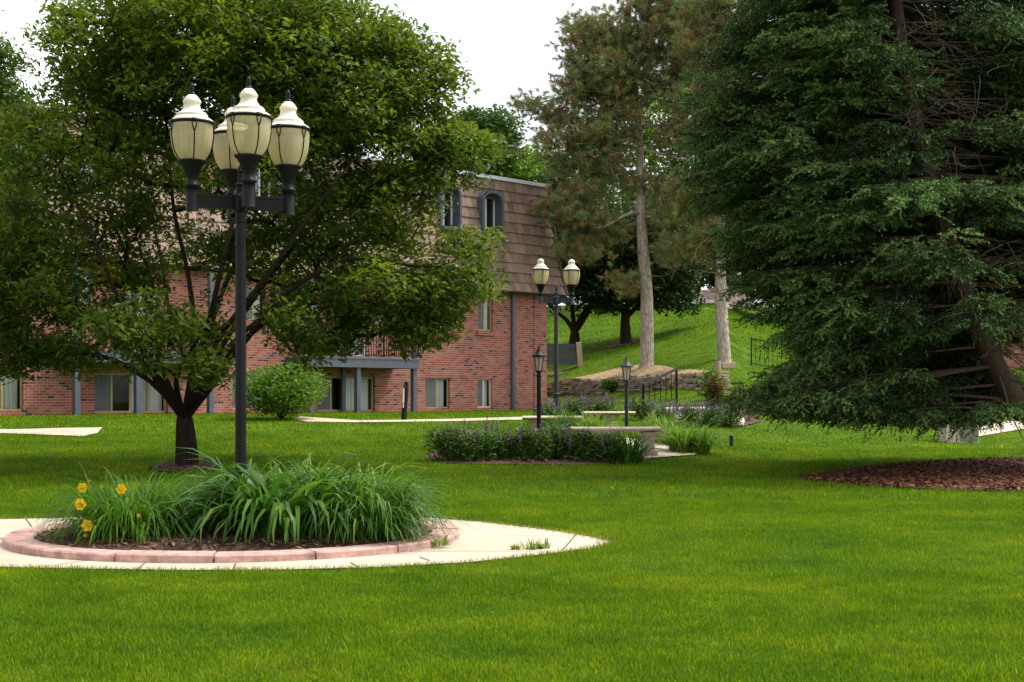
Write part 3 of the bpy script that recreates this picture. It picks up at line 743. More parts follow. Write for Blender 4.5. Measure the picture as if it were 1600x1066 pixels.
# ---- pines
def pine(label, px, Y, trunk, limbs, lobes, ncl, ntuft, seed, r0, dead=22, nn=34, L=.22, w=.023, brown=.33):
    g = np.random.default_rng(seed); b = GY(px, Y)
    root = empty('pine_tree', b, label, 'tree', 'tall pines above the stone wall'); off = np.array(b)
    br = Branches()
    tr = br.limb([Vector(b)-Vector((0,0,.15))]+[P(x,y,Y) for x,y in trunk], r0*1.15, r0*.28)
    br.r[0] = r0*1.35
    for lm in limbs:
        s0 = P(lm[0][0], lm[0][1], Y)
        k = min(tr, key=lambda i: np.linalg.norm(br.p[i]-np.array(s0)))
        br.limb([br.p[k]]+[P(x,y,Y+d) for x,y,d in lm[1:]], .085, .02, start=k)
    cl, v = sample_lobes(lobes, ncl, Y, g, .5)
    # attach mostly sideways: origin low on the trunk axis keeps boughs horizontal
    br.grow(cl, br.p[tr[len(tr)//2]], g, rtip=.008, rmax=.045, sag=-.06, exp=.4)
    br.finish()
    for i in range(len(br.p)): br.p[i] = br.p[i]-off
    link('trunk', br.mesh('trunk', 10, 4), M['pinebark'], root)
    ci = np.repeat(np.arange(ncl), ntuft)
    tc = cl[ci] + g.normal(0,1,(len(ci),3))*np.array([.33,.33,.17])
    out = norm(np.stack([tc[:,0]-cl[ci][:,0], tc[:,1]-cl[ci][:,1], np.full(len(ci), .15)], -1)+g.normal(0,.3,(len(ci),3)))
    bt = g.random(ncl)**1.3; tt = np.where(g.random(len(ci)) < brown*(.4+1.2*bt[ci]), g.uniform(0,.38,len(ci)), g.uniform(.4,1,len(ci)))
    k = np.repeat(np.arange(len(ci)), nn)
    d = norm(out[k]*.75 + norm(g.normal(0,1,(len(k),3))))
    base = tc[k] + out[k]*g.uniform(-.1,.1,len(k))[:,None]
    V, T = needle_geo(base-off, d, (L*g.uniform(.7,1.2,len(k)))[:,None], w, g)
    tint = np.repeat(np.clip(tt[k]+g.normal(0,.05,len(k)),0,1), 3)
    link('crown', np_mesh('crown', V, [T], tint), M['pine'], root)
    # bare dead boughs
    db = MB()
    for i in range(dead):
        t = random.uniform(.22,.8); kk = tr[int(t*(len(tr)-1))]; p0 = Vector(br.p[kk])
        a = random.uniform(0, 2*math.pi); Ld = random.uniform(.8,3.2); pts = [p0]; dr = Vector((math.cos(a), math.sin(a)*.7, random.uniform(-.1,.25)))
        for j in range(5):
            dr = (dr + Vector((random.uniform(-.25,.25), random.uniform(-.25,.25), random.uniform(-.3,.18)))).normalized(); pts.append(pts[-1]+dr*Ld/5)
        r_ = random.uniform(.015,.035); db.tube(pts, [r_, r_*.8, r_*.6, r_*.45, r_*.3, r_*.15], 5)
        for j in (2,3,4):
            e = dr + Vector((random.uniform(-1,1), random.uniform(-1,1), random.uniform(-.9,.5))); db.tube([pts[j], pts[j]+e.normalized()*Ld*.16, pts[j]+e.normalized()*Ld*.26+Vector((0,0,-.08))], [r_*.4, r_*.28, r_*.1], 4)
    db.build('dead_boughs', M['twig'], root)
    return root
pine('tall pine with pinkish grey trunk standing on the straw above the stone wall', 1010, 60, [(1011,520),(1010,450),(1004,380),(1002,320),(1000,250),(996,180),(990,110),(984,40),(980,-40)],
  [[(1004,328),(990,332,-.3),(970,340,-.6),(950,352,-.8),(934,356,-.9)],[(1001,270),(970,270,.3),(940,262,.6),(905,262,.8)],[(1000,215),(950,222,-.5),(900,225,-.8)],[(1000,205),(1040,195,.6),(1080,190,1)],[(998,160),(950,150,.5),(890,150,.6),(830,165,.6)],[(1000,240),(1050,245,-.4),(1100,260,-.6)],[(992,120),(1040,90,0),(1090,70,0)],[(990,100),(950,70,0),(920,50,0)]],
  [(940,48,42,40),(985,70,55,50),(905,70,26,45),(910,135,50,32),(835,163,30,13),(880,180,36,20),(900,215,62,28),(960,180,55,36),(1050,50,62,45),(1080,110,62,40),(1060,10,60,30),(945,265,42,20),(1060,150,50,30),(1075,215,60,30),(1095,290,45,32),(985,285,32,16),(930,345,40,14),(895,385,40,16),(905,300,34,18),(1085,350,45,26),(975,440,18,16),(1050,395,38,16),(880,255,40,20),(1020,0,60,30),(880,325,40,22),(920,395,40,16),(950,365,40,18),(1065,300,45,30),(935,230,60,40),(930,120,60,50),(990,130,50,30),(900,340,45,25),(1060,330,40,26)],
  1300, 9, 51, .27)
pine('slimmer pine with a bare lower trunk beside the timber post', 1133, 56.5, [(1128,500),(1126,430),(1128,360),(1126,280),(1120,180),(1112,80),(1106,-30)],
  [[(1126,300),(1100,300,.3),(1070,310,.5)],[(1124,200),(1090,180,.3),(1060,160,.5)],[(1120,150),(1150,130,-.3),(1180,120,-.5)],[(1127,340),(1150,345,0),(1180,350,0)]],
  [(1110,60,55,50),(1150,90,45,60),(1100,140,50,45),(1130,210,50,45),(1100,300,48,35),(1150,300,40,40),(1090,380,40,24),(1140,390,45,22),(1070,330,30,20),(1160,170,40,50),(1120,10,60,40)], 600, 9, 52, .24, dead=20, brown=.28)

# ---- the big spruce
def spruce():
    g = np.random.default_rng(61); SY = 25.0
    b = GY(1690, SY)
    root = empty('spruce_tree', b, 'huge blue green spruce with drooping boughs and a leaning trunk over needle mulch', 'tree'); off = np.array(b)
    tp = [(1690,735),(1645,690),(1585,625),(1525,510),(1478,370),(1442,240),(1418,130),(1400,0),(1390,-160),(1385,-330),(1380,-480)]
    br = Branches(); tr = br.limb([P(x,y,SY) for x,y in tp], .25, .05)
    # make it as tall as it is wide; trunk points
    T = np.array([br.p[i] for i in tr]); zt = T[:,2]
    NP = []; ND = []; NT = []; NL = []
    tw = MB(); bo = MB()
    def shoots(p, d, n, L, tint):
        """one bottlebrush shoot: needles round an axis"""
        pass
    SP = []; SD = []; ST = []; SL = []
    def spray(p0, p1, p2, reach, dens, droop, tint0, bare):
        """bough from p0 via p1 to p2 (quadratic), side twigs in a flat fan, shoots on the twigs"""
        p0, p1, p2 = map(np.array, (p0, p1, p2))
        Lb = np.linalg.norm(p1-p0)+np.linalg.norm(p2-p1)
        pts = [(1-t)**2*p0+2*t*(1-t)*p1+t*t*p2 for t in np.linspace(0,1,9)]
        r_ = .006*Lb+.004
        bo.tube([Vector(x) for x in pts], [r_*(1-.85*i/8) for i in range(9)], 5)
        nt_ = int(Lb*dens)
        for i in range(nt_):
            t = bare+(1-bare)*(i+g.random())/nt_
            p = (1-t)**2*p0+2*t*(1-t)*p1+t*t*p2
            dd = 2*(1-t)*(p1-p0)+2*t*(p2-p1); dd /= np.linalg.norm(dd)
            side = np.cross(dd, [0,0,1.0]); side /= max(np.linalg.norm(side),1e-6)
            sg = 1 if i % 2 else -1
            Lt = reach*(.35+.9*(1-abs(t-.55)*1.3))*g.uniform(.6,1.15)
            d = dd*g.uniform(.55,1.0) + side*sg*g.uniform(.6,1.1) + np.array([0,0,-droop*g.uniform(.2,1.6)+g.normal(0,.2)])
            d /= np.linalg.norm(d)
            end = p + d*Lt; end[2] -= droop*Lt*.35
            mid = p + d*Lt*.5
            n_s = max(2, int(Lt/.085))
            for k in range(n_s):
                s = .12+.88*(k+1)/n_s
                x = p+(end-p)*s; x[2] += (mid[2]-(p[2]+end[2])/2)*4*s*(1-s)*.5
                td = (end-p)/np.linalg.norm(end-p)
                sd2 = np.cross(td, [0,0,1.0]); sd2 /= max(np.linalg.norm(sd2),1e-6)
                for q_ in ((1,-1) if k < n_s-1 else (0,)):
                    e = td*.9+sd2*q_*.75+np.array([0,0,g.normal(.05-droop*.35,.3)]); e /= np.linalg.norm(e)
                    SP.append(x); SD.append(e); SL.append(g.uniform(.13,.23)); ST.append(np.clip(tint0+g.normal(0,.15)+.35*(t-.7)+.12*s, 0, 1))  # inner shoots tinted darker as painted shade, outer ones lighter as new growth
    nlev = 50
    for iv in range(nlev):
        f = iv/(nlev-1)
        # height parameter along trunk (dense to the top of what the picture shows, thinner above)
        h = 1.15 + 12.8*f**1.15
        k = int(np.argmin(np.abs(zt-h))); base = T[k]
        RL = np.interp(h, [.5,1.1,1.7,2.5,3.2,4,6,7,8.5,11,14], [4.2,4.7,4.8,3.5,3.6,3.7,3.9,3.6,2.6,1.8,.5])
        nb = 10 if h < 9.5 else 6
        ph0 = g.uniform(0, 2*np.pi)
        for ib in range(nb+5):
            ph = ph0+2*np.pi*ib/nb+g.normal(0,.18) if ib < nb else np.pi+g.uniform(-1.5,1.5)
            # phi from -Y (towards the camera), positive to +X
            phd = (math.degrees(ph)+180) % 360-180
            L_ = RL*g.uniform(.72,1.06)
            if abs(phd) > 125: L_ *= .85
            if (1.9 < h < 3.3 and 5 < phd < 78) or (3.3 <= h < 9.6 and -18 < phd < 76):
                # opened up side: dead, mostly bare boughs
                if g.random() < .86:
                    L_ *= g.uniform(.3,.6)
                    dirv = np.array([math.sin(ph), -math.cos(ph), 0])
                    e = base+dirv*L_+np.array([g.normal(0,.2),0,g.uniform(-1.1,.25)*L_*.7])
                    pts = [base+(e-base)*s+np.array([g.normal(0,.05),g.normal(0,.05),-.2*math.sin(s*3)]) for s in np.linspace(0,1,6)]
                    tw.tube([Vector(x) for x in pts], [.018*(1-.8*s) for s in np.linspace(0,1,6)], 4)
                    for j in range(6):
                        s = g.uniform(.25,1); x = base+(e-base)*s
                        dv = norm((np.array([g.normal(0,.7), g.normal(0,.7), -abs(g.normal(.4,.5))])+dirv*.5)[None])[0]*g.uniform(.25,.8)
                        tw.tube([Vector(x), Vector(x+dv*.5+np.array([0,0,.03])), Vector(x+dv)], [.007,.005,.002], 3)
                        if j < 4:
                            y_ = x+dv*.6; dv2 = dv*.4+g.normal(0,.12,3); tw.tube([Vector(y_), Vector(y_+dv2)], [.004,.0015], 3)
                    continue
                L_ *= .7
            if h < 2.2 and -15 < phd < 110: L_ *= .8
            if h < 2.8 and -40 < phd < 165: continue
            dirv = np.array([math.sin(ph), -math.cos(ph), 0])
            dr = np.interp(h, [.5,3,8,12], [.16,.13,.02,-.15])
            if h < 1.3: dr = -.02
            p1 = base+dirv*L_*.55+np.array([0,0,-dr*L_*.55+ .12*L_*.3])
            p2 = base+dirv*L_+np.array([0,0,-dr*L_*1.05])
            floor = tz(p2[0], p2[1])+(1.15 if phd < -30 else 1.5)
            if p2[2] < floor: p2[2] = floor+g.uniform(0,.3)
            dens = 9.0 if h < 9.5 else 7.0
            dr_ = .5 if h < 3 else .3; t0 = g.uniform(.3,.7)
            spray(base, p1, p2, .5, dens, dr_, t0, .32 if h > 2 else .24)
            # secondary boughs fork off and fan out, so the pads are ragged and thick
            for q_ in range(3 if h < 9.5 else 2):
                t = g.uniform(.35,.72); x0 = (1-t)**2*base+2*t*(1-t)*p1+t*t*p2
                an = (1 if q_ % 2 else -1)*g.uniform(.3,.8); dv = np.array([math.sin(ph+an), -math.cos(ph+an), 0])
                l2 = L_*(1-t)*g.uniform(.7,1.15)+.25
                e2 = x0+dv*l2+np.array([0,0,(p2[2]-x0[2])*g.uniform(.3,1.1)+g.normal(.05,.16)])
                fl = tz(e2[0], e2[1])+(1.0 if phd < -40 else 1.6)
                e2[2] = max(e2[2], fl); m2 = (x0+e2)/2+np.array([0,0,.06+.05*l2])
                spray(x0, m2, e2, .42, dens, dr_, np.clip(t0+g.normal(0,.12),0,1), .12)
    SPa = np.array(SP); SDa = np.array(SD); SLa = np.array(SL); STa = np.array(ST); n = len(SPa)
    print('spruce shoots', n)
    nn = 12
    k = np.repeat(np.arange(n), nn)
    s = np.tile((np.arange(nn)+.5)/nn, n)+g.normal(0,.04,n*nn)
    r = g.normal(0,1,(n*nn,3)); ax = SDa[k]; r = norm(r-ax*np.sum(r*ax,1,keepdims=True))
    d = norm(r*.8+ax*.75+np.array([0,0,.15]))
    p = SPa[k]+ax*(s*SLa[k])[:,None]
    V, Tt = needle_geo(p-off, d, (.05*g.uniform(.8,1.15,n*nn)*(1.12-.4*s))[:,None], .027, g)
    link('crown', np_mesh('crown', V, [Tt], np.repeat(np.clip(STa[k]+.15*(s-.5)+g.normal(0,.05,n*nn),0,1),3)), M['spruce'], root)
    for i in range(len(br.p)): br.p[i] = br.p[i]-off
    br.finish(); link('trunk', br.mesh('trunk', 12), M['sprucebark'], root)
    bo.v = [tuple(np.array(v)-off) for v in bo.v]; bo.build('boughs', M['sprucebark'], root)
    # extra hanging dead twigs in the open side
    for i in range(110):
        kk = g.integers(int(len(T)*.3), int(len(T)*.68)); x = T[kk]+np.array([g.uniform(-1.6,2.6), g.uniform(-1.7,.2), g.uniform(-.4,.4)])
        pts = [x]; dv = np.array([g.normal(0,.6), g.normal(0,.4), -abs(g.normal(.35,.4))])
        for j in range(4):
            dv = norm((dv+g.normal(0,.3,3))[None])[0]; pts.append(pts[-1]+dv*g.uniform(.12,.3))
        tw.tube([Vector(y) for y in pts], [.007,.006,.005,.0035,.002], 3)
    tw.v = [tuple(np.array(v)-off) for v in tw.v]; tag(tw.build('dead_twigs', M['darktwig'], root), kind='stuff')
    return root
spruce()

# ------------------------------------------------------------------ shrubs and bed plants
def mound(name, label, cat, base, rx, ry, rz, n, L, W, mat, seed, group=None, lobes=5, zc=.55, stems=7, shell=.35):
    g = np.random.default_rng(seed); root = empty(name, base, label, cat, group)
    lc = g.normal(0,1,(lobes,3)); lc = norm(lc)*g.uniform(.25,.6,(lobes,1)); lc[:,2] = np.abs(lc[:,2])*.5
    k = g.integers(0, lobes, n); v = norm(g.normal(0,1,(n,3)))*(g.random(n)**shell)[:,None]
    c = (lc[k]+v*.6)*np.array([rx,ry,rz]); c[:,2] += rz*zc
    c = c[c[:,2] > .03]
    out = norm(c-np.array([0,0,rz*.3]))
    link('foliage', leaf_mesh('foliage', c, g, L, W, outward=out*.6, droop=0), M[mat], root)
    st = MB()
    for i in range(stems):
        a = g.uniform(0,6.28); e = Vector((math.cos(a)*rx*.5, math.sin(a)*ry*.5, rz*g.uniform(.6,1)))
        st.tube([Vector((0,0,-.02)), e*.5+Vector((0,0,rz*.08)), e], [.014*rz+.004, .01*rz+.003, .003], 5)
    st.build('stems', M['bark'], root)
    return root
bb = G(440, 656); s_ = F/bb.y
mound('round_bush', 'big rounded bright green bush on the lawn by the brick wall', 'bush', bb, 92/s_, 92/s_, 64/s_, 13000, .1, .055, 'bush', 71, lobes=9, stems=14, zc=.62)
tb = GY(955, 58.5)
mound('low_shrub', 'small bright green shrub beside the trunk of the tall pine', 'bush', tb, .45, .45, .45, 900, .12, .06, 'bush', 72)
mound('low_shrub', 'yellow green and red shrub in the mulch by the timber post', 'bush', GY(1118, 42), .42, .42, .75, 1500, .09, .05, 'redleaf', 73, lobes=6)
mound('low_shrub', 'yellow green shrub tucked behind the reddish one near the post', 'bush', GY(1112, 44), .5, .5, .8, 1200, .1, .05, 'bush', 74, lobes=6)

def blades(base, n, Lr, w, el, spread, g, curl=1.0, tint=(0,1), seg=6):
    """arching strap leaves from a crown"""
    az = g.uniform(0,2*np.pi,n); L = g.uniform(*Lr,n); e0 = np.radians(g.uniform(*el,n))
    r0 = spread*np.sqrt(g.random(n)); a0 = az+g.normal(0,.9,n)
    p = np.stack([r0*np.cos(a0), r0*np.sin(a0), np.zeros(n)],-1)
    h = np.stack([np.cos(az), np.sin(az), np.zeros(n)],-1); sd = np.stack([-np.sin(az), np.cos(az), np.zeros(n)],-1)
    tw = g.normal(0,.25,n)
    drop = curl*np.radians(g.uniform(70,165,n)); W = w*g.uniform(.7,1.25,n)
    V = []
    e = e0.copy(); q_ = p.copy()
    for i in range(seg+1):
        t = i/seg; ww = W*(.75+.5*t if t < .4 else .95)*(1-t**2.6)
        ww = np.maximum(ww, .0008)
        s3 = sd*np.cos(tw*t)[:,None]; s3[:,2] += np.sin(tw*t)
        V += [q_-s3*ww[:,None]/2, q_+s3*ww[:,None]/2]
        q_ = q_ + (h*np.cos(e)[:,None] + np.array([0,0,1.0])*np.sin(e)[:,None])*(L/seg)[:,None]
        q_[:,2] = np.maximum(q_[:,2], .02)
        e = e - drop/seg*(.4+1.2*t)
    V = np.stack(V,1).reshape(-1,3)
    k = np.arange(n)[:,None]*(2*(seg+1))
    Q = np.concatenate([k+np.array([[2*i,2*i+1,2*i+3,2*i+2]]) for i in range(seg)])
    return V, Q, np.repeat(np.clip(g.uniform(tint[0],tint[1],n),0,1), 2*(seg+1))
def lily(label, base, n, Lr, w, mat, seed, el=(55,88), spread=.16, curl=1.0, group='daylily clumps', name='daylily_clump'):
    g = np.random.default_rng(seed); root = empty(name, base, label, 'plant', group)
    V, Q, t = blades(base, n, Lr, w, el, spread, g, curl)
    link('leaves', np_mesh('leaves', V, [Q], t, smooth=True), M[mat], root)
    return root
def bedpt(px, Y): return Vector(((px-800)/F*Y, Y, .09))
G1 = 'daylily clumps in the round bed'
lf = lily('fine leaved daylily clump with yellow flowers at the left of the round bed', bedpt(203,13.05), 1100, (.55,1.0), .015, 'lilyfine', 81, spread=.36, el=(30,85), curl=1.5, group=G1)
lily('fine leaved daylily clump without flowers behind the yellow flowering one', bedpt(218,13.9), 420, (.5,.88), .013, 'lilyfine', 82, spread=.3, el=(40,86), curl=1.4, group=G1)
lily('broad leaved dark daylily clump in front of the lamp pole', bedpt(432,13.0), 270, (.85,1.3), .062, 'lily', 83, spread=.3, el=(42,84), curl=1.5, group=G1)
lily('broad leaved daylily clump at the foot of the lamp pole, behind the dark front one', bedpt(390,13.75), 230, (.75,1.1), .045, 'lily', 84, spread=.25, el=(45,86), curl=1.5, group=G1)
lily('medium daylily clump nearest the right end of the round bed', bedpt(568,13.1), 720, (.65,1.02), .022, 'lily', 85, spread=.36, el=(34,86), curl=1.5, group=G1)
lily('tall daylily clump at the back of the round bed with pale arching tips', bedpt(545,14.3), 480, (.75,1.0), .026, 'lilylight', 86, spread=.34, el=(50,88), curl=1.45, group=G1)
lily('daylily clump between the dark front one and the right end one', bedpt(512,13.5), 330, (.8,1.15), .036, 'lily', 87, spread=.28, el=(45,86), curl=1.5, group=G1)
lily('daylily clump at the far back edge of the round bed right of the pole', bedpt(455,14.5), 320, (.75,1.0), .026, 'lilylight', 88, spread=.3, el=(50,88), curl=1.45, group=G1)
lily('fine leaved daylily clump at the far back edge of the bed left of the pole', bedpt(330,14.9), 200, (.5,.8), .016, 'lilyfine', 89, spread=.25, el=(40,86), curl=1.5, group=G1)
# yellow flowers
for (px, py, s, op) in [(130,762,.05,1),(191,764,.052,1),(127,788,.058,1),(138,821,.058,1),(140,752,.03,.4),(160,761,.03,.4),(217,806,.035,.4),(135,836,.035,.5)]:
    p = P(px, py, 12.45 if py > 780 else 12.75)-lf.location
    fm = MB()
    for k in range(6):
        a = k*math.pi/3+random.uniform(-.2,.2); fm.tint = random.random()
        d = Vector((math.cos(a), -.25 , math.sin(a))); sd = Vector((-math.sin(a), 0, math.cos(a)))
        c0 = Vector((0,.03,-.01)); c1 = d*s*op*.6+Vector((0,-s*.35,0)); c2 = d*s*1.0*op+Vector((0,-s*.3*(1 if op==1 else 2.5),0))
        wd = s*.45
        fm.add([p+c0, p+c1-sd*wd, p+c1+sd*wd, p+c2], [(0,1,2),(1,3,2)])
    f = fm.build('flower', M['petal'], lf, tint=True)
    st = MB(); st.tube([Vector((random.uniform(-.1,.1), 0, .05)), Vector((p.x*.7, p.y*.5, p.z*.6)), p+Vector((0,.03,-.01))], [.004,.0035,.003], 5); st.tint = .5
    st.build('stalk', M['lilyfine'], f, tint=True)

def spike_mesh(seed):
    g = np.random.default_rng(seed); nf = 34; s = g.random(nf)
    c = np.stack([np.zeros(nf), np.zeros(nf), s*.3], -1)
    d = norm(np.stack([g.normal(0,1,nf), g.normal(0,1,nf), g.normal(.4,.4,nf)],-1))
    v, t = needle_geo(c, d, (.017*(1.1-s)*1.8+.014)[:,None], .024, g)
    st, sq = needle_geo(np.array([[0,0,-.15]]), np.array([[0,0,1.0]]), .44, .008, g)
    return np_mesh('flower_spike', np.concatenate([v, st]), [np.concatenate([t, sq+len(v)])], np.concatenate([np.repeat(np.clip(g.normal(.5,.25)+g.normal(0,.15,nf),0,1),3),[.1]*3]))
SPIKES = [spike_mesh(700+i) for i in range(8)]
def salvia(label, base, r, h, seed, spikes=26, group='salvia plants in the beds', n=1500, sh=.3):
    g = np.random.default_rng(seed)
    root = mound('salvia_plant', label, 'plant', base, r, r*.8, h, n, .075, .035, 'salvia', seed, group, lobes=6, stems=6, zc=.45, shell=.45)
    for i in range(spikes):
        a = g.uniform(0,6.28); rr = r*.85*math.sqrt(g.random()); x, y = rr*math.cos(a), rr*math.sin(a)*.8
        z0 = h*(1.05-.45*(rr/r)**2)
        o = link('flower_spike', SPIKES[int(g.integers(0,8))], M['purple'], root, (x, y, z0*.85))
        o.rotation_euler = (-y*.35+g.normal(0,.1), x*.35+g.normal(0,.1), g.uniform(0,6.28)); o.scale = (1,1,sh*g.uniform(.6,1.1)/.3)
    return root
row = [(700,26.0,'first on the left'),(742,25.9,'second from the left'),(786,26.1,'third from the left'),(828,25.9,'fourth from the left'),(870,26.1,'fifth from the left'),(910,25.9,'sixth from the left'),(948,25.9,'last on the right')]
for i, (px, Y, t) in enumerate(row):
    salvia('leafy purple spiked salvia in the front hedge of the bench bed, '+t, GY(px, Y), .47+.06*math.sin(i*2.1), .5+.05*math.cos(i*1.7), 100+i, 12, n=3000, sh=.26)
row2 = [(722,27.2,'second row plant behind the left end of the front hedge'),(770,27.4,'second row plant left of the black lantern'),(880,27.0,'second row plant right of the black lantern'),
  (858,33.5,'purple clump by the foot of the twin globe lamp'),(905,36.0,'purple clump behind the two far stone benches'),(945,36.0,'purple clump behind the rear bench pedestal'),(1000,35.5,'purple clump left of the stair handrail foot'),
  (1040,34.0,'purple clump in front of the stair handrail'),(1075,35.0,'purple clump before the pale edging rocks'),(1108,35.5,'purple clump in the mulch right of the pale rocks'),(1140,36.0,'purple clump nearest the spruce boughs')]
for i, (px, Y, t) in enumerate(row2):
    salvia('salvia, '+t, GY(px, Y), .5, .42, 120+i, 36 if Y > 30 else 14, n=1500, sh=.34)
G2 = 'daylily clumps by the stone benches'
for i, (px, Y, lab, mt) in enumerate([(985,25.7,'dark daylily clump ending the salvia hedge beside the front bench','lily'),(1062,28.2,'light daylily clump right of the front stone bench','lilylight'),(1092,28.4,'light daylily clump at the far right beside the concrete path','lilylight'),
    (930,30.0,'yellowish daylily clump below the rear bench pedestal','lilylight'),(1030,31.0,'daylily clump behind the front bench pedestal','lilylight'),(880,30.5,'daylily clump under the left stone bench','lilyfine'),(1050,29.6,'pale daylily clump second row right of the front bench','lilylight')]):
    lily(lab, GY(px, Y)+Vector((0,0,.02)), 240, (.5,.85), .024, mt, 140+i, el=(45,88), spread=.2, group=G2)
# weeds along the kerb
for i, (px, py, s, lab) in enumerate([(574,858,.16,'leafy weed sprouting at the kerb by the right daylily'),(640,860,.12,'low weed tuft on the kerb near its right end'),(690,858,.1,'grassy weed where the kerb curves out of sight'),(830,860,.1,'small weed in the path crack right of the bed'),(850,859,.08,'tiny weed beside another in the path crack'),(805,861,.05,'flat weed at the left of the path crack'),(488,876,.05,'small grassy weed against the kerb face below the dark daylilies'),(455,877,.045,'smallest weed low on the kerb face')]):
    x, y = flat(px, py); g = np.random.default_rng(200+i)
    root = empty('weed', (x, y, .01 if px > 750 else .03), lab, 'weed', 'weeds in the paving')
    V, Q, t = blades(None, 60, (s*.6, s*1.5), .012, (25,85), s*.7, g, .6, seg=3)
    link('leaves', np_mesh('leaves', V, [Q], t), M['weed'], root)

# ------------------------------------------------------------------ street lamps
def ring_pts(r, z, n): return [(r*math.cos(2*math.pi*k/n), r*math.sin(2*math.pi*k/n), z) for k in range(n)]
def head_meshes():
    s = MB()   # cup below the globe
    s.lathe([(.058,-.36),(.058,-.34),(.06,-.25),(.075,-.245),(.075,-.225),(.055,-.21),(.052,-.17),(.068,-.13),(.09,-.06),(.105,-.045),(.105,-.03),(.135,-.012),(.138,.004),(.12,.008)], 20)
    cup = s.mesh('cup', True)
    s = MB(); s.lathe([(.114,.0),(.142,.028),(.172,.08),(.192,.15),(.203,.23),(.206,.3),(.203,.362)], 28, cap=False)
    globe = s.mesh('globe', True)
    s = MB(); s.lathe([(.206,.366),(.204,.385),(.18,.402),(.15,.42),(.147,.432),(.152,.44),(.14,.452),(.105,.475),(.082,.505),(.074,.535),(.08,.55),(.086,.562),(.084,.578),(.062,.61),(.04,.632)], 28)
    lid = s.mesh('lid', True)
    s = MB(); s.lathe([(.042,.628),(.03,.655),(.02,.66),(.02,.67),(.026,.676),(.02,.682),(.02,.69),(.026,.696),(.02,.702),(.02,.712),(.024,.718),(.017,.73),(.006,.752)], 14)
    fin = s.mesh('finial', True)
    s = MB()
    s.lathe([(.199,.345),(.213,.347),(.215,.366),(.213,.374),(.2,.375)], 28, cap=False)
    prof = [(.119,.0),(.147,.028),(.177,.08),(.197,.15),(.208,.23),(.21,.25)]
    for k in range(5):
        a = 2*math.pi*k/5+.3
        s.tube([(r*math.cos(a), r*math.sin(a), z) for r, z in prof], .0062, 5)
        for da in (-.12,.12):
            s.tube([(.206*math.cos(a), .206*math.sin(a), .25),(.21*math.cos(a+da*.6), .21*math.sin(a+da*.6), .3),(.212*math.cos(a+da), .212*math.sin(a+da), .352)], .0055, 5)
        s.bar((.213*math.cos(a), .213*math.sin(a), .345), (.213*math.cos(a), .213*math.sin(a), .38), .05, .012, up=(math.cos(a), math.sin(a), 0))
    cage = s.mesh('cage', True)
    s = MB(); s.lathe([(.085,.005),(.088,.07),(.075,.1),(.045,.115),(.035,.15),(.045,.2),(.03,.25),(.01,.26)], 16)
    sock = s.mesh('lamp_socket', True)
    return cup, globe, lid, fin, cage, sock
HM = head_meshes()
M['socket'] = simple('grey_lamp_socket', (.25,.23,.18), .7)
def lamp(label, base, arm_z, dirs, a_len, rot, metal):
    root = empty('street_lamp', base, label, 'street lamp', 'globe street lamps')
    po = MB()
    po.lathe([(.14,0),(.14,.08),(.115,.12),(.085,.2),(.075,.5),(.075,.62),(.085,.635),(.085,.655),(.06,.67),(.056,.7)], 16)
    po.lathe([(.054,.69),(.05,arm_z-.2),(.062,arm_z-.19),(.062,arm_z-.16),(.05,arm_z-.15),(.05,arm_z-.09)], 10)
    po.build('pole', metal, root, smooth=True)
    hb = MB(); hb.lathe([(.03,arm_z-.1),(.075,arm_z-.085),(.078,arm_z+.07),(.06,arm_z+.09),(.045,arm_z+.1),(.045,arm_z+.15),(.06,arm_z+.17),(.03,arm_z+.2),(.026,arm_z+.28),(.04,arm_z+.3),(.015,arm_z+.36)], 12)
    hb.build('hub', metal, root, smooth=True)
    for k in range(dirs):
        a = rot+2*math.pi*k/dirs
        dx, dy = math.cos(a), math.sin(a)
        am = MB(); am.bar((dx*.075,dy*.075,arm_z), (dx*(a_len-.05),dy*(a_len-.05),arm_z), .055, .13)
        am.bar((dx*.075,dy*.075,arm_z+.055), (dx*(a_len-.05),dy*(a_len-.05),arm_z+.055), .07, .022)
        am.bar((dx*.075,dy*.075,arm_z-.055), (dx*(a_len-.05),dy*(a_len-.05),arm_z-.055), .07, .022)
        am.build('arm', metal, root)
        hx, hy = dx*a_len, dy*a_len
        post = MB(); post.lathe([(.068,arm_z-.1),(.062,arm_z-.085),(.06,arm_z+.1),(.066,arm_z+.105)], 12, (hx,hy,0))
        hd = post.build('lamp_head', metal, root, smooth=True)
        zz = arm_z+.375
        for nm, me, mt in (('cup',HM[0],metal),('globe',HM[1],M['globe']),('lid',HM[2],M['lid']),('finial',HM[3],metal),('cage',HM[4],metal),('lamp_socket',HM[5],M['socket'])):
            o = link(nm, me, mt, hd, (hx,hy,zz)); o.rotation_euler = (0,0,a)
    return root
L1 = Vector((-2.633, 13.8, .0))
lamp('black street lamp with four cream globes standing in the round daylily bed', L1, 3.265, 4, .465, R(20), M['black'])
L2b = GY(869, 35.0)
lamp('grey street lamp with two cream globes in front of the brick corner', L2b, HC+(HY-469)/F*35.0-L2b.z, 2, .395, R(14), M['slate'])

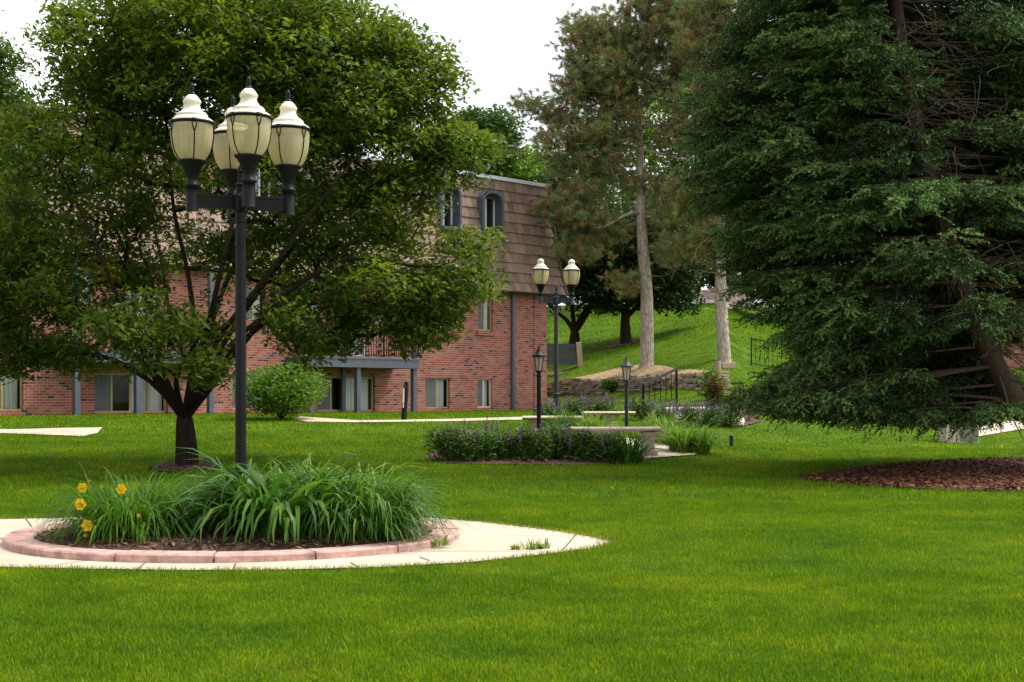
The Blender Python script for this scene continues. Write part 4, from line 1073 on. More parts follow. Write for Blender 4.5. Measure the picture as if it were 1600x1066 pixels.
def lantern(label, px, Y, top_py, wpx, metal):
    b = GY(px, Y); s = Y/F; H = HC+(HY-top_py)*s-b.z
    root = empty('garden_lantern', b, label, 'lantern', 'small lantern posts')
    w = wpx*s/2; z1 = H-(47/22)*2*w   # bottom of the lantern
    po = MB(); po.lathe([(.06,0),(.06,.04),(.042,.06),(.04,z1-.09),(.055,z1-.085),(.055,z1-.06),(.035,z1-.05),(.035,z1)], 14)
    po.build('post', metal, root, smooth=True)
    n = 6; r0, r1, zt = w*.42, w*.78, H-w*2.0-(.0)
    hd = MB(); hd.lathe([(r0*.6,z1-.01),(r0*1.15,z1),(r0*1.15,z1+.025),(r0*.9,z1+.03)], 12)
    for k in range(n):
        a = 2*math.pi*(k+.5)/n
        hd.bar((r0*math.cos(a),r0*math.sin(a),z1+.02),(r1*math.cos(a),r1*math.sin(a),zt),.016)
        b2 = 2*math.pi*(k+1.5)/n
        hd.bar((r1*math.cos(a),r1*math.sin(a),zt),(r1*math.cos(b2),r1*math.sin(b2),zt),.018)
    head = hd.build('lantern_head', metal, root)
    gl = MB(); vs = []
    for r, z in ((r0*.93,z1+.03),(r1*.93,zt)):
        for k in range(n):
            a = 2*math.pi*(k+.5)/n; vs.append((r*math.cos(a), r*math.sin(a), z))
    gl.add(vs, [(k,(k+1)%n,n+(k+1)%n,n+k) for k in range(n)])
    gl.build('glass', M['lantern_glass'], head)
    rf = MB(); vs = []; nn = 36
    for i, (r, z) in enumerate([(w*1.04,zt-.004),(w*.98,zt+.02),(w*.62,zt+w*.42),(w*.4,zt+w*.75),(w*.2,zt+w*1.15),(w*.12,zt+w*1.3)]):
        for k in range(nn):
            a = 2*math.pi*k/nn; rr = r*(1+.03*math.cos(a*12)*(i < 2)); vs.append((rr*math.cos(a), rr*math.sin(a), z-(w*.1*abs(math.sin(a*6)) if i < 1 else 0)))
    rf.add(vs, [(i*nn+k, i*nn+(k+1)%nn, (i+1)*nn+(k+1)%nn, (i+1)*nn+k) for i in range(5) for k in range(nn)])
    rf.lathe([(w*.12,zt+w*1.28),(w*.17,zt+w*1.36),(w*.09,zt+w*1.42),(w*.12,zt+w*1.5),(w*.05,zt+w*1.6),(w*.02,zt+w*2.0)], 10)
    rf.build('roof', metal, head, smooth=True)
lantern('black garden lantern with pointed roof standing behind the salvia hedge', 842, 27.4, 535, 22, M['black'])
lantern('dark grey garden lantern with scalloped roof left of the stair handrail', 979, 32.0, 553, 20, M['slate'])

# ------------------------------------------------------------------ bollard
bp = G(631, 657); s_ = bp.y/F
rt = empty('bollard', bp, 'leaning black path post with a torn white sticker beside the pale path', 'bollard')
m_ = MB(); m_.tube([(0,0,-.05),(.02,0,20*s_),(.07,0,52*s_),(.072,0,54*s_),(.074,0,60*s_)], [.08,.075,.07,.06,.055], 12); m_.build('post', M['black'], rt, smooth=True)
m_ = MB(); m_.tube([(.068,0,51*s_),(.0685,0,53*s_)], .074, 12); m_.build('collar', M['slate'], rt)
m_ = MB()
for z0, z1, w in ((28,50,.03),(20,28,.02)):
    for sx in (0,):
        xa, xb = -.02+.04*z0/60, -.02+.04*z1/60
        m_.add([(xa-w,-.074,z0*s_),(xa+w*.6,-.079,z0*s_),(xb+w*.4,-.076,z1*s_),(xb-w*.9,-.07,z1*s_)], [(0,1,2,3)])
m_.build('sticker', M['white'], rt)

# ------------------------------------------------------------------ stone benches
def stone_bench(label, px0, px1, py, Y, th, ped, bow):
    s = Y/F; xm = (px0+px1)/2; b = GY(xm, Y); top = HC+(HY-py)*s-b.z
    root = empty('stone_bench', b, label, 'bench', 'curved stone benches')
    L = (px1-px0)*s; n = 18; d = .42; poly_f = []; poly_b = []
    m_ = MB(); vs = []; fs = []
    prof = [(-d/2,-th*.75),(-d/2-.02,-th*.4),(-d/2,0-.01),(-d/2+.03,0),(d/2-.03,0),(d/2,-.01),(d/2+.02,-th*.4),(d/2,-th*.75),(0,-th)]
    for i in range(n+1):
        t = i/n*2-1; x = t*L/2; off = bow*(1-t*t); sc_ = 1 if abs(t) < .93 else .85
        for y, z in prof: vs.append((x, off+y*sc_, top+z))
    k = len(prof)
    for i in range(n):
        for j in range(k): fs.append((i*k+j, (i+1)*k+j, (i+1)*k+(j+1)%k, i*k+(j+1)%k))
    fs += [tuple(range(k)), tuple(n*k+j for j in range(k-1,-1,-1))]
    m_.add(vs, fs); m_.build('seat', M['beige'], root, smooth=True)
    for pp in ped:
        x = (pp-xm)*s; t = x/(L/2); y = bow*(1-t*t); h = top-th
        q_ = MB()
        for (w0,d0,z0),(w1,d1,z1) in zip([(.17,.17,-.05),(.17,.17,.06),(.12,.13,.1),(.1,.12,h*.55),(.14,.15,h*.8)],[(.17,.17,.06),(.12,.13,.1),(.1,.12,h*.55),(.14,.15,h*.8),(.19,.19,h)]):
            q_.add([(x-w0,y-d0,z0),(x+w0,y-d0,z0),(x+w0,y+d0,z0),(x-w0,y+d0,z0),(x-w1,y-d1,z1),(x+w1,y-d1,z1),(x+w1,y+d1,z1),(x-w1,y+d1,z1)],
              [(3,2,1,0),(4,5,6,7),(0,1,5,4),(1,2,6,5),(2,3,7,6),(3,0,4,7)])
        q_.build('pedestal', M['beige'], root, bevel=.012)
stone_bench('curved stone bench nearest the camera behind the salvia hedge', 868, 1031, 667, 27.3, .1, (905,1012), -.25)
stone_bench('curved stone bench at the left behind the black lantern', 816, 909, 650, 31.0, .09, (838,886), .12)
stone_bench('curved stone bench at the back with its pedestal in plain view', 911, 992, 643, 33.0, .085, (952,), .1)

# ------------------------------------------------------------------ wooden park bench on the hill, seen from behind
pb = GY(885, 69.5); s_ = 69.5/F
rt = empty('park_bench', pb, 'weathered grey slatted bench with pale end posts up by the dark tree', 'bench')
zoff = (P(885,583,69.5).z-pb.z)
def bx(px): return (px-885)*s_
m_ = MB()
for k in range(4):
    z0 = .3+k*.26; m_.box(bx(835), bx(908), -.04-.02*k, .01-.02*k, z0, z0+.235)
m_.build('backrest', M['plank'], rt)
m_ = MB()
for k in range(3): m_.box(bx(835), bx(908), .05+.17*k, .2+.17*k, .42, .47)
m_.build('seat', M['plank'], rt)
for px in (906,838):
    m_ = MB(); m_.bar((bx(px+2), .02, -.1), (bx(px-2), -.13, 1.38), .26, .12); m_.bar((bx(px), 0, .36), (bx(px), .62, .36), .2, .1); m_.bar((bx(px), .55, -.1), (bx(px), .55, .36), .2, .12)
    m_.build('leg', M['beige'], rt)
ks = MB(); a = P(840,588,68.6); ks.box(-1.4,1.35,-.2,.2,-.1,.05)
o = ks.build('path_edging', M['beige'], loc=GY(880, 68.7)+Vector((0,0,.02))); tag(o, 'pale low edging strip on the grass in front of the grey bench', 'edging')

# ------------------------------------------------------------------ dry stone retaining wall
rw = MB(); g = np.random.default_rng(9)
us = np.linspace(847, 1122, 600)
pts = np.stack([(us-800)/F*wall_Y(us), wall_Y(us)], -1); seg = np.concatenate([[0], np.cumsum(np.linalg.norm(np.diff(pts,axis=0),axis=1))]); LW = seg[-1]
def wp(s): return np.array([np.interp(s,seg,pts[:,0]), np.interp(s,seg,pts[:,1])])
zc = 0.0; nrow = 8
for r_ in range(nrow):
    s = -g.uniform(0,.3); hh = .085
    while s < LW:
        l = g.uniform(.18,.75); h = hh*g.uniform(.68,.98)
        a = wp(max(s,0)); b = wp(min(s+l-.015,LW)); d = b-a; ln = np.linalg.norm(d)
        if ln > .05:
            d = d/ln; n_ = np.array([d[1],-d[0]])   # towards camera
            if n_[1] > 0: n_ = -n_
            z0 = 1.62+r_*hh+g.uniform(-.01,.01)+.05*math.sin(s*.7)*(r_/nrow); f_ = g.uniform(-.06,.1)+.02*(nrow-r_)*.5; bk = -.55
            if r_ == nrow-1 and g.random() < .35: s += l; continue
            c = [a+n_*f_, b+n_*f_*g.uniform(.6,1.2), b+n_*bk, a+n_*bk]
            j = lambda: g.uniform(-.012,.012)
            rw.tint = float(g.random())
            rw.add([(c[0][0]+j(),c[0][1],z0+j()),(c[1][0]+j(),c[1][1],z0+j()),(c[2][0],c[2][1],z0),(c[3][0],c[3][1],z0),(c[0][0]+j(),c[0][1]+.01,z0+h+j()),(c[1][0]+j(),c[1][1]+.01,z0+h+j()),(c[2][0],c[2][1],z0+h),(c[3][0],c[3][1],z0+h)],
              [(3,2,1,0),(4,5,6,7),(0,1,5,4),(1,2,6,5),(2,3,7,6),(3,0,4,7)])
        s += l
tag(rw.build('retaining_wall', M['rock'], tint=True), 'low dry stone retaining wall of flat rocks below the pines', 'wall')
# pale rubble bank up the hill
rb = MB(); g = np.random.default_rng(10)
for i in range(190):
    px = g.uniform(1062,1175); fy = g.random(); py = 478-26*fy*g.uniform(.5,1); Y = 91+4*fy
    c = P(px, py, Y); c.z = min(c.z, 1e9); r_ = g.uniform(.08,.3); rb.tint = float(g.random())
    v = [Vector(norm(g.normal(0,1,(1,3)))[0]) for _ in range(8)]
    dx, dy, dz = r_*g.uniform(.6,1.4), r_, r_*g.uniform(.4,.8)
    j = lambda: g.uniform(.75,1.2)
    rb.add([(c.x-dx*j(),c.y-dy*j(),c.z-dz*j()),(c.x+dx*j(),c.y-dy*j(),c.z-dz*j()),(c.x+dx*j(),c.y+dy*j(),c.z-dz*j()),(c.x-dx*j(),c.y+dy*j(),c.z-dz*j()),(c.x-dx*j()*.7,c.y-dy*j()*.7,c.z+dz*j()),(c.x+dx*j()*.7,c.y-dy*j()*.7,c.z+dz*j()),(c.x+dx*j()*.7,c.y+dy*j()*.7,c.z+dz*j()),(c.x-dx*j()*.7,c.y+dy*j()*.7,c.z+dz*j())],
       [(3,2,1,0),(4,5,6,7),(0,1,5,4),(1,2,6,5),(2,3,7,6),(3,0,4,7)])
tag(rb.build('rubble_bank', M['rubble'], tint=True), 'pale pinkish rubble bank at the top of the grass slope', 'rocks')

# ------------------------------------------------------------------ steps, edging rocks, handrail
sa = GY(1008, 35.6); sb = GY(1060, 38.6)
st = MB(); nst = 4
dv = (sb-sa); dv.z = 0; Ls = dv.length; dv.normalize(); nv = Vector((-dv.y, dv.x, 0))
for k in range(nst):
    p0 = sa+dv*(Ls*k/nst); z0 = sa.z+(sb.z-sa.z)*(k+1)/nst
    a = p0-nv*1.3; b = p0+nv*.1; c = p0+nv*.1+dv*(Ls/nst+.05); d = p0-nv*1.3+dv*(Ls/nst+.05)
    st.add([(v.x,v.y,z0-.35) for v in (a,b,c,d)]+[(v.x,v.y,z0+.02) for v in (a,b,c,d)], [(3,2,1,0),(4,5,6,7),(0,1,5,4),(1,2,6,5),(2,3,7,6),(3,0,4,7)])
tag(st.build('stone_steps', M['paleStone']), 'short flight of pale stone steps beside the black handrail', 'steps')
hz = lambda px, py, Y: P(px, py, Y)
rt = empty('handrail', sa, 'black metal stair handrail with upright bars beside the garden steps', 'handrail')
A0 = hz(1005,645,35.6)-sa; A1 = hz(1005,602,35.6)-sa; B0 = hz(1057,630,38.6)-sa; B1 = hz(1057,577,38.6)-sa
m_ = MB(); m_.bar(A1, B1+Vector((.03,0,.02)), .05, .05); m_.build('top_rail', M['black'], rt)
m_ = MB(); m_.bar(A0+Vector((0,0,.12)), B0+Vector((0,0,.12)), .03, .03); m_.build('bottom_rail', M['black'], rt)
for a, b in ((A0-Vector((0,0,.25)), A1), (B0-Vector((0,0,.25)), B1)):
    m_ = MB(); m_.bar(a, b, .055); m_.build('post', M['black'], rt)
for k in range(1,6):
    t = k/6; m_ = MB(); m_.bar(A0.lerp(B0,t)+Vector((0,0,.12)), A1.lerp(B1,t), .02); m_.build('baluster', M['black'], rt)
g = np.random.default_rng(12)
def rock(label, px, py, Y, rx, ry, rz, seed):
    g = np.random.default_rng(seed); c = GY(px, Y)
    m_ = MB(); n, k = 12, 6; vs = []
    for i in range(k+1):
        th = math.pi*i/k
        for j in range(n):
            a = 2*math.pi*j/n; e = lambda v: math.copysign(abs(v)**.6, v)
            w = 1+g.uniform(-.12,.12)
            vs.append((rx*e(math.cos(a))*math.sin(th)**.6*w, ry*e(math.sin(a))*math.sin(th)**.6*w, rz*e(math.cos(th))*w+rz*.5))
    m_.add(vs, [(i*n+j, (i+1)*n+j, (i+1)*n+(j+1)%n, i*n+(j+1)%n) for i in range(k) for j in range(n)])
    o = m_.build('edging_rock', M['paleStone'], loc=c, smooth=True); tag(o, label, 'rock', 'pale edging rocks by the steps')
rock('long flat pale edging rock at the top of the mulch by the handrail', 1072, 632, 39.5, .75, .3, .1, 301)
rock('pale edging rock lying below the handrail foot', 1045, 645, 36.8, .45, .3, .12, 302)
rock('pale edging rock in the middle of the salvia and mulch', 1085, 655, 36.2, .5, .3, .12, 303)
rock('pale edging rock nearest the spruce boughs', 1135, 657, 36.8, .5, .3, .13, 304)
# timber post with a rail
tp = GY(1121, 46.5)
rt = empty('timber_post', tp, 'weathered timber post with a cross beam at the right end of the stone wall', 'post'); s_ = 46.5/F
topz = HC+(HY-565)*s_-tp.z
m_ = MB(); m_.lathe([(.13,-.1),(.125,topz-.03),(.11,topz)], 12); m_.build('post', M['wood'], rt, smooth=True)
m_ = MB(); m_.bar((.1,.1,topz-.13),(.62,.6,topz-.12),.2,.2); m_.build('beam', M['wood'], rt, bevel=.02)
# small grey stake under the spruce
sp = G(1143, 698); s_ = sp.y/F
rt = MB(); rt.lathe([(.045,-.05),(.045,14*s_),(.052,14*s_+.004),(.052,17*s_),(.03,18.5*s_)], 12)
tag(rt.build('irrigation_stake', M['slate'], loc=sp, smooth=True), 'short grey utility stake in the lawn under the spruce tip', 'stake')

# ------------------------------------------------------------------ right: utility cabinet, lamp bowl, fence, far house
cb = G(1478, 692); Yc = cb.y; s_ = Yc/F
rt = empty('utility_cabinet', cb, 'beige metal utility cabinet on the lawn under the spruce boughs', 'cabinet')
W_ = 52*s_; H_ = 42*s_
def cabx(a, b, z0, z1, nm, mt, y0, y1, bev=.01):
    m_ = MB(); m_.box(a, b, y0, y1, z0, z1); return m_.build(nm, mt, rt, bevel=bev)
cabx(0, W_, -.05, H_, 'body', M['box'], 0, .7); cabx(-.03, W_+.03, H_, H_+.05, 'lid', M['box'], -.04, .74)
cabx(W_*.42, W_-.03, .04, H_-.05, 'door', simple('grey_green_panel', (.22,.22,.17), .6, noise=.15), -.018, 0, .004)
bw = GY(1469, Yc+1.2)
rt = empty('fire_bowl', bw, 'dark round grill bowl with a shiny lid behind the beige cabinet', 'grill')
m_ = MB(); m_.lathe([(.03,.22),(.16,.25),(.24,.34),(.27,.45),(.26,.46)], 18); m_.build('bowl', simple('maroon_enamel', (.05,.015,.012), .3), rt, smooth=True)
m_ = MB(); m_.lathe([(.275,.462),(.26,.52),(.18,.57),(.03,.59)], 18); m_.build('lid', M['cap'], rt, smooth=True)
for k in range(3):
    a = k*2.1; m_ = MB(); m_.tube([(.12*math.cos(a),.12*math.sin(a),.3),(.22*math.cos(a),.22*math.sin(a),-.03)], .012, 6); m_.build('leg', M['slate'], rt)
def railing(label, p0, p1, h, nb, nm='metal_railing'):
    rt = empty(nm, p0, label, 'railing', 'black metal railings'); d = p1-p0
    m_ = MB(); m_.bar((0,0,h), d+Vector((0,0,h)), .04); m_.build('top_rail', M['black'], rt)
    m_ = MB(); m_.bar((0,0,.12), d+Vector((0,0,.12)), .03); m_.build('bottom_rail', M['black'], rt)
    for t in (0,1):
        m_ = MB(); m_.bar(d*t-Vector((0,0,.1)), d*t+Vector((0,0,h+.05)), .05); m_.build('post', M['black'], rt)
    for k in range(1,nb):
        m_ = MB(); m_.bar(d*(k/nb)+Vector((0,0,.12)), d*(k/nb)+Vector((0,0,h)), .018); m_.build('baluster', M['black'], rt)
railing('black metal railing rising beside the beige path at the right edge', GY(1535,48.5), GY(1640,51), .95, 12)
railing('black metal railing half hidden between the pine and the spruce', GY(1174,62), GY(1235,62), 1.2, 9)

# ------------------------------------------------------------------ brick apartment building
DX, DY = .702, .712
nm_ = math.hypot(DX, DY); DX /= nm_; DY /= nm_
BO = Vector((0, 59.0, .87))
BR = empty('apartment_building', BO, 'red brick apartment block with brown shingled mansard roof and grey balconies', 'building', rz=math.atan2(DY, DX))
def fac(px, py, dep=0.0):
    a = (px-800)/F; Y = (dep+DX*59.0)/(DX-DY*a)
    X = a*Y; return (DX*X+DY*(Y-59.0), HC+(HY-py)/F*Y-BO.z)
def frect(x0, x1, y0, y1, dep=0.0):
    a0 = fac(x0, (y0+y1)/2, dep)[0]; a1 = fac(x1, (y0+y1)/2, dep)[0]; xm = (x0+x1)/2
    return a0, a1, fac(xm, y1, dep)[1], fac(xm, y0, dep)[1]
XL = -34.0; XR = fac(853, 600)[0]; WT = fac(796, 454, -.55)[1]+.1
openings = []
def mod(r, k): return (r[0]-8.95*k, r[1]-8.95*k, r[2], r[3])
w_g1 = frect(665,703,591,638); w_g2 = frect(746,769,592,637); w_1d = frect(747,770,464,517); w_1c = frect(676,706,466,515)
d_g = frect(497,586,588,643); d_1 = frect(535,573,478,556)
ws = []
for k in range(4):
    ws += [(mod(w_g1,k),'tan'),(mod(w_1c,k),'tan')]
    if k in (0,): ws += [(w_g2,'cream'),(w_1d,'tan')]
    else: ws += [(mod(w_1d,k),'tan')]
ds = [(mod(d_g,k),'tan') for k in range(3)] + [(mod(d_1,k),'white') for k in range(3)]
def overlaps(a, b): return a[0] < b[1]+.15 and b[0] < a[1]+.15 and a[2] < b[3] and b[2] < a[3]
ops = []
for r_, c_ in ds+ws:
    if not any(overlaps(r_, o[0]) for o in ops) and r_[0] > XL+.5: ops.append((r_, c_))
rects = [o[0] for o in ops]
xs = sorted(set([XL, XR]+[v for r_ in rects for v in r_[:2]])); zs = sorted(set([-.6, WT]+[v for r_ in rects for v in r_[2:]]))
wm = MB(); T_ = .22
for i in range(len(xs)-1):
    for j in range(len(zs)-1):
        cx, cz = (xs[i]+xs[i+1])/2, (zs[j]+zs[j+1])/2
        if any(r_[0] < cx < r_[1] and r_[2] < cz < r_[3] for r_ in rects): continue
        wm.add([(xs[i],0,zs[j]),(xs[i+1],0,zs[j]),(xs[i+1],0,zs[j+1]),(xs[i],0,zs[j+1])], [(0,1,2,3)])
for a, b, c, d in rects:
    wm.add([(a,0,c),(a,T_,c),(a,T_,d),(a,0,d)], [(3,2,1,0)]); wm.add([(b,0,c),(b,T_,c),(b,T_,d),(b,0,d)], [(0,1,2,3)])
    wm.add([(a,0,c),(b,0,c),(b,T_,c),(a,T_,c)], [(0,1,2,3)]); wm.add([(a,0,d),(b,0,d),(b,T_,d),(a,T_,d)], [(3,2,1,0)])
wm.add([(XR,0,-.6),(XR,13,-.6),(XR,13,WT),(XR,0,WT)], [(0,1,2,3)])
wm.add([(XL,0,-.6),(XL,13,-.6),(XL,13,WT),(XL,0,WT)], [(3,2,1,0)])
wm.add([(XL,13,-.6),(XR,13,-.6),(XR,13,WT),(XL,13,WT)], [(3,2,1,0)])
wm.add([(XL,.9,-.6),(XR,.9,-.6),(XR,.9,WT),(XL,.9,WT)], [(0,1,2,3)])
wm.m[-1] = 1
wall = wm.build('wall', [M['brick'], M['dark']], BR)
# corner pilaster panel
pl = MB(); a0 = fac(834,600)[0]; zz = fac(844, 526)[1]
pl.box(a0, XR+.02, -.035, .0, zz+.04, WT-.02); pl.box(a0+.02, XR+.02, -.03, 0, -.4, zz-.05)
pl.build('corner_pier', M['brick'], wall)

def window(r_, col, curtain=True, door=False, y=.1, screen=True):
    a, b, c, d = r_; f = .05 if not door else .07
    m_ = MB(); y0, y1 = y-.03, y+.04
    m_.box(a,b,y0,y1,c,c+f); m_.box(a,b,y0,y1,d-f,d); m_.box(a,a+f,y0,y1,c+f,d-f); m_.box(b-f,b,y0,y1,c+f,d-f)
    nbar = 1 if not (door and b-a > 2.5) else 3
    for k in range(nbar):
        x = a+(b-a)*(k+1)/(nbar+1); m_.box(x-.035,x+.035,y0,y1,c+f,d-f)
    w = m_.build('sliding_door' if door else 'window', M[col], BR)
    m_ = MB(); m_.add([(a+f,y,c+f),(b-f,y,c+f),(b-f,y,d-f),(a+f,y,d-f)], [(0,1,2,3)]); m_.build('pane', M['glass'], w)
    if curtain:
        m_ = MB(); n = 40
        hi = (a+b)/2
        spans = [(a+.06, b-.06)] if not door else [(a+.06, a+(b-a)*.3), (a+(b-a)*.55, b-.06)]
        for s0, s1 in spans:
            vs = []
            for i in range(n+1):
                x = s0+(s1-s0)*i/n; yy = y+.16+.03*math.sin(x*42)+.012*math.sin(x*17)
                vs += [(x,yy,c+.06),(x,yy,d-.03)]
            m_.add(vs, [(2*i,2*i+2,2*i+3,2*i+1) for i in range(n)])
        m_.build('curtain', M['curtain'], w)
    if screen:
        m_ = MB(); e = (b-a)/(nbar+1)
        m_.box(a+f, a+e-.03, y-.02, y-.016, c+f, d-f); m_.build('insect_screen', M['screen_t'], w)
def screen_t():
    m, nt, b, out = new_mat('insect_mesh')
    tr = N(nt, 'ShaderNodeBsdfTransparent'); df = N(nt, 'ShaderNodeBsdfDiffuse'); df.inputs[0].default_value = (.2,.21,.22,1)
    mx = N(nt, 'ShaderNodeMixShader'); mx.inputs[0].default_value = .55
    nt.links.new(tr.outputs[0], mx.inputs[1]); nt.links.new(df.outputs[0], mx.inputs[2]); nt.links.new(mx.outputs[0], out.inputs['Surface']); return m
M['screen_t'] = screen_t()
for r_, col in ops:
    door = (r_[3]-r_[2]) > 1.5 or (r_[1]-r_[0]) > 2.5
    window(r_, col, True, r_[1]-r_[0] > 2.5 or col == 'white', y=.12 if r_[1]-r_[0] < 2.5 else .14, screen=(col != 'white'))
    if r_[2] > 2:
        m_ = MB(); m_.box(r_[0]-.08, r_[1]+.08, -.07, .1, r_[2]-.2, r_[2]-.003)
        if col != 'white': m_.build('window_sill', M['brick'], BR)
# mansard roof in shingle courses
ez = fac(796, 454, -.55)[1]; tzp = fac(800, 284, .75)[1]; Hm = tzp-ez
prof = [(-.55,0),(-.33,.085),(-.12,.19),(.08,.32),(.26,.46),(.42,.6),(.56,.75),(.67,.88),(.75,1.0)]
pa = np.array(prof); pa[:,1] *= Hm
sl = np.concatenate([[0], np.cumsum(np.linalg.norm(np.diff(pa,axis=0),axis=1))]); SLn = sl[-1]
xe_r = fac(885, 458, -.55)[0]; xt_r = fac(857, 290, .75)[0]
def prf(s): return np.interp(s, sl, pa[:,0]), np.interp(s, sl, pa[:,1])
rE = frect(755,788,298,366,.2); rF = frect(689,722,304,373,.2)
DORM = [((r_[0]+r_[1])/2-8.95*k, (r_[1]-r_[0])/2) for k in range(4) for r_ in (rE, rF)]
nrows = 11; rm = MB(); g = np.random.default_rng(13)
def xr(y): return xe_r+(xt_r-xe_r)*(y+.55)/1.3
for r_ in range(nrows):
    s0, s1 = SLn*r_/nrows, SLn*(r_+1)/nrows
    y0, z0 = prf(s0); y1, z1 = prf(s1+.03)
    out = .055
    x = XL-.5
    off_ = g.uniform(0,.3)
    while x < xr(y0):
        w = .34 if x > XL-.5 else .1+off_
        w *= g.uniform(.85,1.15)
        xa, xb = x, min(x+w-.006, xr(y0)); xb1 = min(x+w-.006, xr(y1)); xa1 = min(xa, xr(y1))
        if xb > xa+.01:
            rm.tint = float(g.random()); h_ = ez+z0-.01; j = g.uniform(-.008,.008)
            cl_ = [c for c in DORM if c[0]-c[1]+.05 < xb and c[0]+c[1]-.05 > xa] if rE[2]-.05 < ez+(z0+z1)/2 < rE[3]-.12 else []
            if cl_:
                c = cl_[0]
                for ua, ub in ((xa, min(xb, c[0]-c[1]+.05)), (max(xa, c[0]+c[1]-.05), xb)):
                    if ub > ua+.01: rm.add([(ua,y0-out+j,h_),(ub,y0-out+j,h_),(ub,y1,ez+z1),(ua,y1,ez+z1),(ua,y0+.02,h_),(ub,y0+.02,h_)], [(0,1,2,3),(0,4,5,1)])
            else:
                rm.add([(xa,y0-out+j,h_),(xb,y0-out+j,h_),(xb1,y1,ez+z1),(xa1,y1,ez+z1),(xa,y0+.02,h_),(xb,y0+.02,h_)], [(0,1,2,3),(0,4,5,1)])
        x += w
    # right hip side
    y = y0
    while y < 13.5:
        w = .34*g.uniform(.85,1.15); yb = min(y+w-.006, 13.6)
        rm.tint = float(g.random())
        X0, X1 = xr(y0)+out*.6, xr(y1)
        rm.add([(X0,y,ez+z0-.01),(X0,yb,ez+z0-.01),(X1,max(yb,y1),ez+z1),(X1,max(y,y1),ez+z1)], [(0,1,2,3)])
        y += w
rm.tint = .1
roof = rm.build('roof', M['shingle'], BR, tint=True)
m_ = MB(); m_.box(XL-.5, xt_r-.02, .8, 13, ez+Hm-.05, ez+Hm+.02); m_.build('roof_deck', M['soffit'], roof)
m_ = MB(); m_.box(XL-.5, xt_r+.06, .66, .84, ez+Hm-.03, ez+Hm+.12); m_.box(xt_r-.1, xt_r+.06, .84, 13, ez+Hm-.03, ez+Hm+.12); m_.build('roof_edge', M['cap'], roof)
m_ = MB(); m_.box(XL-.5, xe_r-.03, -.54, -.0, ez-.06, ez-.02); m_.box(XR+.03, xe_r-.03, 0, 13, ez-.06, ez-.02); m_.build('soffit', M['soffit'], roof)
m_ = MB(); ch = [(xr(prf(s)[0])+.03, prf(s)[0]-.045, ez+prf(s)[1]) for s in np.linspace(0,SLn,12)]
m_.tube(ch, .06, 6); m_.build('hip_ridge', simple('dark_ridge', (.11,.075,.06), .8), roof)
# dormers
def dormer(xc, w, zb, zt, k):
    ra = w/2; f = .11; yb = 1.1; yf = .2
    zs_ = zt-ra*.62
    def arch(hw, top, n=12):
        return [(-hw, zb), (hw, zb)] + [(hw*math.cos(math.pi*i/n), zs_+(top-zs_)*math.sin(math.pi*i/n)) for i in range(n+1)]
    o_ = arch(ra, zt); i_ = arch(ra-f, zt-f)
    i_[0] = (-ra+f, zb+.1); i_[1] = (ra-f, zb+.1)
    m_ = MB(); n = len(o_)
    vs = [(xc+x, yf, z) for x, z in o_]+[(xc+x, yf, z) for x, z in i_]+[(xc+x, yb, z) for x, z in o_]+[(xc+x, yf+.5, z) for x, z in i_]
    fs = []
    for i in range(n):
        j = (i+1) % n
        fs.append((i, j, n+j, n+i)); fs.append((j, i, 2*n+i, 2*n+j)); fs.append((n+i, n+j, 3*n+j, 3*n+i))
    m_.add(vs, fs); dm = m_.build('dormer', M['greypaint'], roof)
    hw = ra-f; m_ = MB(); yy = yf+.46
    zt2 = zt-f
    m_.box(xc-hw-.02, xc-hw+.05, yy, yy+.05, zb+.1, zt2); m_.box(xc+hw-.05, xc+hw+.02, yy, yy+.05, zb+.1, zt2); m_.box(xc-.03, xc+.03, yy, yy+.05, zb+.1, zt2); m_.box(xc-hw, xc+hw, yy, yy+.05, zb+.08, zb+.15)
    m_.build('frame', M['white'], dm)
    m_ = MB(); m_.add([(xc-hw,yy+.055,zb+.1),(xc+hw,yy+.055,zb+.1),(xc+hw,yy+.055,zt2),(xc-hw,yy+.055,zt2)], [(0,1,2,3)]); m_.build('pane', M['glass'], dm)
    m_ = MB(); n = 30; vs = []
    for i in range(n+1):
        x = xc-hw+2*hw*i/n*.62; vs += [(x, yy+.14+.02*math.sin(i*1.9), zb+.1), (x, yy+.14+.02*math.sin(i*1.9), zt2)]
    m_.add(vs, [(2*i,2*i+2,2*i+3,2*i+1) for i in range(n)]); m_.build('curtain', M['curtain'], dm)
    m_ = MB(); m_.box(xc-hw-.02, xc+hw+.02, yy+.3, yy+.32, zb+.05, zt2+.02); m_.build('dark_room', M['dark'], dm)
for k in range(4):
    for r_ in (rE, rF):
        dormer((r_[0]+r_[1])/2-8.95*k, r_[1]-r_[0], rE[2], rE[3], k)
# downspout
xd = fac(800, 550)[0]; m_ = MB(); m_.box(xd-.085, xd+.085, -.13, -.02, -.3, ez-.05); m_.build('downspout', M['greypaint'], BR, bevel=.01)
m_ = MB(); m_.box(xd-8.95-.085, xd-8.95+.085, -.13, -.02, -.3, ez-.05); m_.build('downspout', M['greypaint'], BR, bevel=.01)
